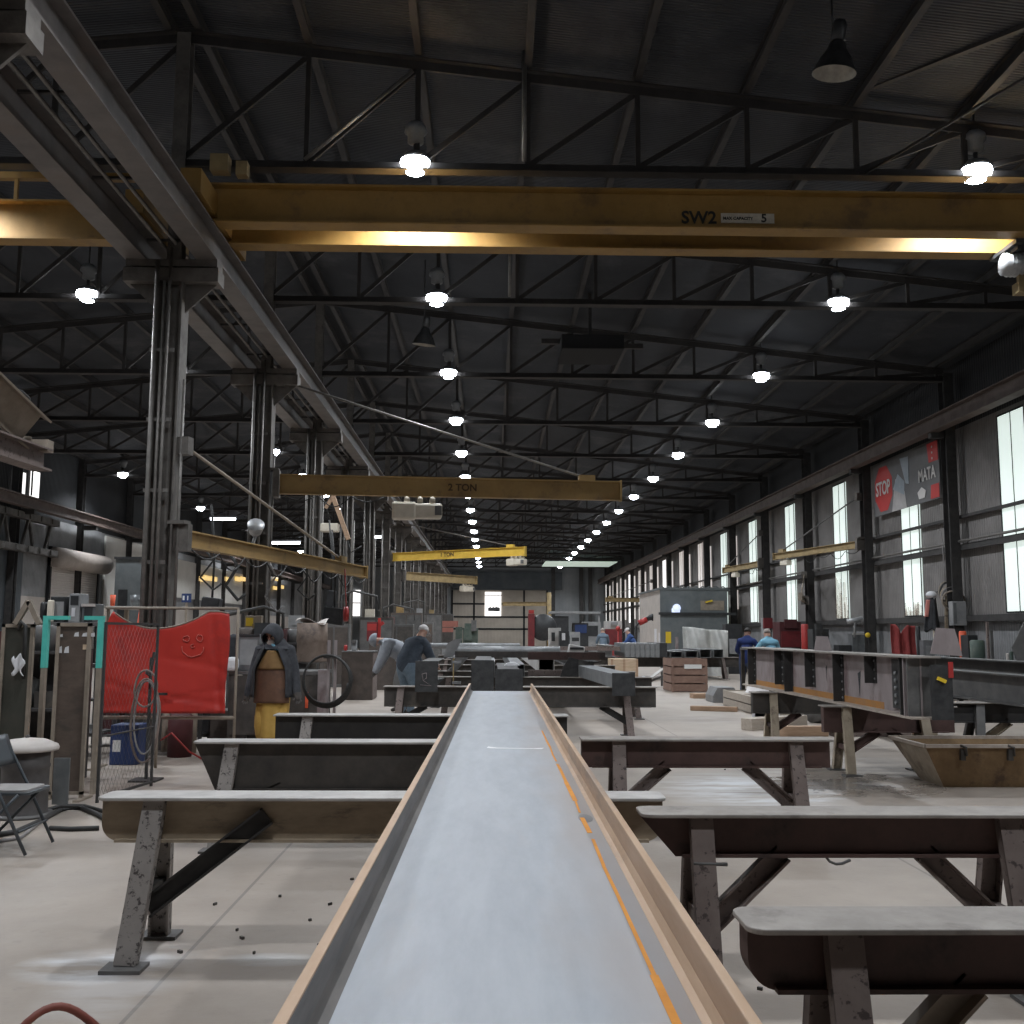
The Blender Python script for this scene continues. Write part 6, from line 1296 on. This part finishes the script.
p = at_y(955, 614, 26.6); t = thing('wall_mounted_panel_box', (p.x, 26.45, p.z-.3), 'grey electrical box mounted on the nearest right-hand column', 'electrical box'); MB().bx(-.18, .18, -.12, .12, 0, .62).build('body', 'machine_grey', t, bevel=.01); MB().bx(-.16, -.08, -.13, -.12, .05, .58).build('door', 'sheet_metal', t)
on('grinder', 959, 966, 631, 26.0-.5, zb0, .2, 'plastic_orange', 'orange-headed grinder on the bench at the right edge', 'grinder', True)
on('motor_unit', 964, 974, 635, 25.2, zb0, .4, 'machine_black', 'black motor with red fins on the bench at the right edge', 'motor', parts=(('fin', .1, .9, .55, .62, .02, 'machine_red'), ('fin', .1, .9, .7, .77, .02, 'machine_red')))
on('round_tank', 970, 984, 640, 24.6, zb0, .3, 'machine_green', 'dark rounded tank with a white cap on the bench at the right edge', 'tank', True)
on('bottle', 1006, 1009, 653, 23.6, zb0, .2, 'lid_cream', 'pale bottle near the slanted plate at the right edge', 'bottle', True)
on('green_can', 1009.5, 1013, 651, 23.4, zb0, .2, 'machine_green', 'dull green can beside the pale bottle', 'can', True)
t = thing('steel_post', (at_y(989, 640, 24.0).x, 24.0, zb0), 'slim upright rusty bars standing on the bench at the right edge', 'bars'); MB().bx(-.05, .0, -.03, .03, 0, 1.05).build('bar', 'leg_brown', t); MB().bx(.04, .09, -.03, .03, 0, .85).build('bar', 'steel_mid', t)
# farther benches: machines, cylinders, red extinguisher
on('fire_extinguisher', 801, 808, 624, 36.6, zb2, .2, 'plastic_red', 'red fire extinguisher with pale label on the bench by the small trapezoid plate', 'extinguisher', True)
on('winch', 810, 826, 629, 34.8, zb2, .6, 'machine_black', 'black winch beside the red extinguisher', 'winch', parts=(('drum', .1, .5, .6, 1.2, .2, 'lamp_dark'),))
on('fan_motor', 836, 849, 645, 33.9, zb2, .5, 'machine_black', 'black low motor on the wall bench behind the girder', 'motor')
on('grey_hopper', 850, 864, 633, 33.8, zb2, .4, 'sheet_metal', 'pale grey sheet-metal hopper leaning against the wall column', 'hopper', parts=(('rim', .0, 1, .92, 1.0, .02, 'machine_light'),))
p = at_y(858, 622, 33.2); tag(MB().tube([(-.35, 0, .02), (-.1, 0, .05), (.12, 0, .12), (.2, 0, -.05)], .08, 8).tube([(-.1, 0, .05), (-.1, .1, -.5)], .03, 6).build('hanging_torch', 'hoist_grey', loc=p), 'grey torch head hung at the sill above the grey hopper', 'torch')
tag(MB().tube([(0, -.02, 0), (0, .02, 0)], .08, 14).build('wall_mounted_tag', 'yellow_paint', loc=(at_y(869, 635, 32.3).x, 32.4, at_y(869, 635, 32.3).z)), 'round yellow tag on the wall column beside the grey hopper', 'tag')
on('red_cap', 871, 878, 652, 32.2, zb2-.05, .2, 'plastic_orange', 'orange-red cap at the foot of the tagged column', 'cap', True) if False else None
on('maroon_machine', 776, 797, 622, 40.6, zb3, 1.0, 'cylinder_maroon', 'maroon machine on the third wall bench behind the sky-blue shirt', 'machine', parts=(('guard', .05, .95, .2, .7, .05, 'machine_red'), ('drum', .2, .8, .8, 1.08, .1, 'cylinder_maroon')))
pxbox('dark_lathe', 726, 624, 742, 645, 43, .6, 'machine_black', 'dark lathe left of the navy T-shirt', 'machine', True, parts=(('chuck', .2, .6, .4, .7, .15, 'machine_grey'),))
on('bench_drill', 762, 768, 618, 42, zb3, .4, 'machine_grey', 'grey bench drill between the two people in T-shirts', 'drill', parts=(('head', -.1, 1.3, .7, 1.0, .2, 'machine_red'),))
table('steel_bench', 748, 800, 648, 24.4, .8, 'horse_dark', 'steel_mid', 'dark bench where the two people in T-shirts work')

# ------------------------------------------------------------------ banner on the wall
Xb = 12.30
c00, c10, c11, c01 = [at_x(px, py, Xb) for px, py in ((875, 516), (941, 499), (941, 442), (875, 464))]
y0, y1 = c00.y, c10.y; zb_, zt_ = (c00.z+c10.z)/2, (c01.z+c11.z)/2; WY, HZ = abs(y0-y1), zt_-zb_
bn = thing('wall_mounted_banner', (Xb, (y0+y1)/2, zb_), 'grey printed banner with a red STOP sign, lettering and red blocks on the windowed wall', 'banner')
MB().bx(-.01, .01, -WY/2, WY/2, 0, HZ).build('panel', 'banner_grey', bn)
# u runs along the picture (far -> near), v up
def bp(u, v): return (-.012, WY/2-u*WY, v*HZ)
BO = [0]
def bpoly(P, m, nm):
    BO[0] += .0025
    return MB().prism([(WY/2-u*WY, v*HZ) for u, v in P], (-.014-BO[0], 0, 0), (0, 1, 0), (0, 0, 1), (.005, 0, 0)).build(nm, m, bn)
oc = [(.17+.155*math.cos(R(22.5+45*i)), .50+.47*math.sin(R(22.5+45*i))) for i in range(8)]; bpoly(oc, 'banner_red', 'stop_sign')
bpoly(((.30, 0), (.53, 0), (.51, .30), (.45, .55), (.37, .60)), 'banner_pale', 'printed_glove'); bpoly(((.33, .42), (.50, .25), (.51, .50), (.41, .68)), 'banner_blue', 'printed_sleeve'); bpoly(((.45, .95), (.58, .93), (.575, .42), (.53, .45)), 'banner_blue', 'printed_arm'); bpoly(((.455, .93), (.5, .92), (.53, .55), (.49, .6)), 'banner_grey', 'printed_arm_shade') if False else None
bpoly(((.87, .66), (.995, .66), (.995, 1), (.85, 1)), 'banner_red', 'red_block'); bpoly(((.88, .02), (.995, .02), (.995, .26), (.89, .26)), 'banner_red', 'red_block')
text('lettering', 'STOP', HZ*.30, 'banner_white', bn, (-.036, WY/2-.17*WY, .5*HZ), (0, -1, 0), (0, 0, 1), .002).scale = (1.0, 1.25, 1)
text('lettering', 'MATA', HZ*.26, 'banner_white', bn, (-.036, WY/2-.84*WY, .47*HZ), (0, -1, 0), (0, 0, 1), .002).scale = (1.0, 1.2, 1)
bpoly(((.72, .08), (.80, .08), (.82, .2), (.76, .28), (.70, .2)), 'banner_white', 'printed_logo')
for i in range(3): MB().ball(Vector(bp(.92, .72+.1*i))-Vector((.018, 0, 0)), .035, 8, (.2, 1, 1)).build('printed_dot', 'banner_white', bn)

# ------------------------------------------------------------------ stores and stations along the column row
def rack(x, y, w, d, z, m, label, shelves=3, rz=0., boxes=()):
    t = thing('storage_rack', (x, y, 0), label, 'rack', rz=rz)
    for sx in (-1, 1):
        for sy in (-1, 1): MB().bx(sx*w/2-.025, sx*w/2+.025, sy*d/2-.025, sy*d/2+.025, 0, z).build('post', m, t)
    for i in range(shelves): zz = .15+(z-.2)*i/(shelves-1); MB().bx(-w/2, w/2, -d/2, d/2, zz, zz+.03).build('shelf', m, t)
    MB().bx(-w/2, w/2, d/2-.01, d/2+.01, .1, z).build('back_panel', m, t)
    return t, [(.18+(z-.2)*i/(shelves-1)) for i in range(shelves)]
rs = random.Random(21)
CN = ['brown', 'dark grey', 'near-black', 'steel-grey', 'green', 'maroon', 'timber', 'black']
CM = ['clutter_brown', 'clutter_grey', 'horse_dark', 'steel_mid', 'machine_green', 'cylinder_maroon', 'wood_grey', 'machine_black']
def fill(x, y, w, d, levels, tops, where):
    for li, z in enumerate(levels):
        px = -w/2+.06; n = 0
        while px < w/2-.12:
            bw = rs.uniform(.12, .3); h = rs.uniform(.12, max(.14, tops[li])); m = rs.choice(CM)
            if px+bw > w/2-.03: break
            o = MB()
            if rs.random() < .3: o.lathe([(bw/2, 0), (bw/2, h*.9), (bw*.3, h)], n=12)
            else: o.bx(-bw/2, bw/2, -d*.3, d*.3, 0, h)
            o = o.build('storage_bin', m, loc=(x+px+bw/2, y, z+.001)); n += 1
            tag(o, '%s bin, %s from the left, %s shelf of %s' % (CN[CM.index(m)], ORD[n-1], ['bottom', 'middle', 'top', 'uppermost'][li], where), 'bin', 'bins on ' + where); px += bw+rs.uniform(.01, .05)
t, lv = rack(-5.35, 11.75, 1.5, .5, 1.45, 'frame_dark', 'dark storage rack seen between the welding screens'); fill(-5.35, 11.75, 1.5, .5, lv, (.4, .4, .3), 'the rack between the screens')
t, lv = rack(-5.0, 15.3, 1.7, .5, 1.2, 'frame_dark', 'low dark rack behind the red tarpaulin'); fill(-5.0, 15.3, 1.7, .5, lv[:1], (.4,), 'the rack behind the tarpaulin')
tag(MB().bx(-.35, .35, -.25, .25, 0, .5).build('steel_crate', 'clutter_brown', loc=(-3.74, 15.6, 0)), 'brown steel crate on the floor under the tarpaulin\'s hem', 'crate')
for i, (k, dx, w, h) in enumerate(((1, .85, .9, 1.5), (2, .45, .9, 1.75), (3, .2, .9, 1.9), (4, .8, 1.2, 2.2), (5, 1.0, 1.4, 2.0), (6, .9, 1.5, 2.6), (7, 1., 1.7, 2.2), (8, 1.1, 1.9, 2.8), (10, 1.2, 2.2, 3.0))):
    y = fy(k)-(.9 if k != 2 else 1.5); m = CM[(i*3+1) % 4]
    t = thing('tool_cabinet', (-4.6+dx-.35, y, 0), '%s tall dark cabinet of the column row, counted from the hooded man' % ORD[i], 'cabinet', 'dark cabinets along the column row')
    MB().bx(-w/2, w/2, -.3, .3, 0, h).build('body', m, t, bevel=.01)
    for s in (0, 1): MB().bx(-w/2+.03+s*w/2, -.03+s*w/2, -.315, -.3, .1, h-.1).build('door', CM[(i*3+2) % 4], t)
    if i in (0, 2, 3, 6):
        bs = (-1, 1, 1, -1)[(0, 2, 3, 6).index(i)]; up_ = (.5, .9, .35, 1.1)[(0, 2, 3, 6).index(i)]
        a = MB().tube([(w*.2, 0, h), (w*.2, 0, h+up_), (w*.2+bs*.35, -.1, h+up_+.12), (w*.2+bs*1.1, -.15, h+up_-.05)], .035, 7).build('boom', 'clutter_grey', t); MB().tube([(w*.2+bs*1.1, -.15, h+up_-.05), (w*.2+bs*1.15, -.15, h+up_-.45)], .015, 5).build('lead', 'rubber', a)
    # wire feeder or box on top
    o = MB().bx(-.17, .17, -.14, .14, 0, .3).bx(-.1, .1, -.16, -.14, .06, .24).build('wire_feeder', ['jib_dirty', 'machine_grey', 'clutter_grey', 'hoist_cream', 'machine_red', 'jib_ochre', 'clutter_brown', 'machine_grey', 'jib_dirty'][i], loc=(-4.6+dx-.35-w*.22, y, h+.001)); tag(o, 'small wire feeder on top of the %s dark cabinet of the column row' % ORD[i], 'wire feeder', 'wire feeders on the dark cabinets')
# dark station behind the welding table
t, lv = rack(-3.6, 17.2, 1.3, .5, 1.5, 'frame_dark', 'dark tool rack behind the welding table'); fill(-3.6, 17.2, 1.3, .5, lv, (.4, .4, .32), 'the rack behind the welding table')
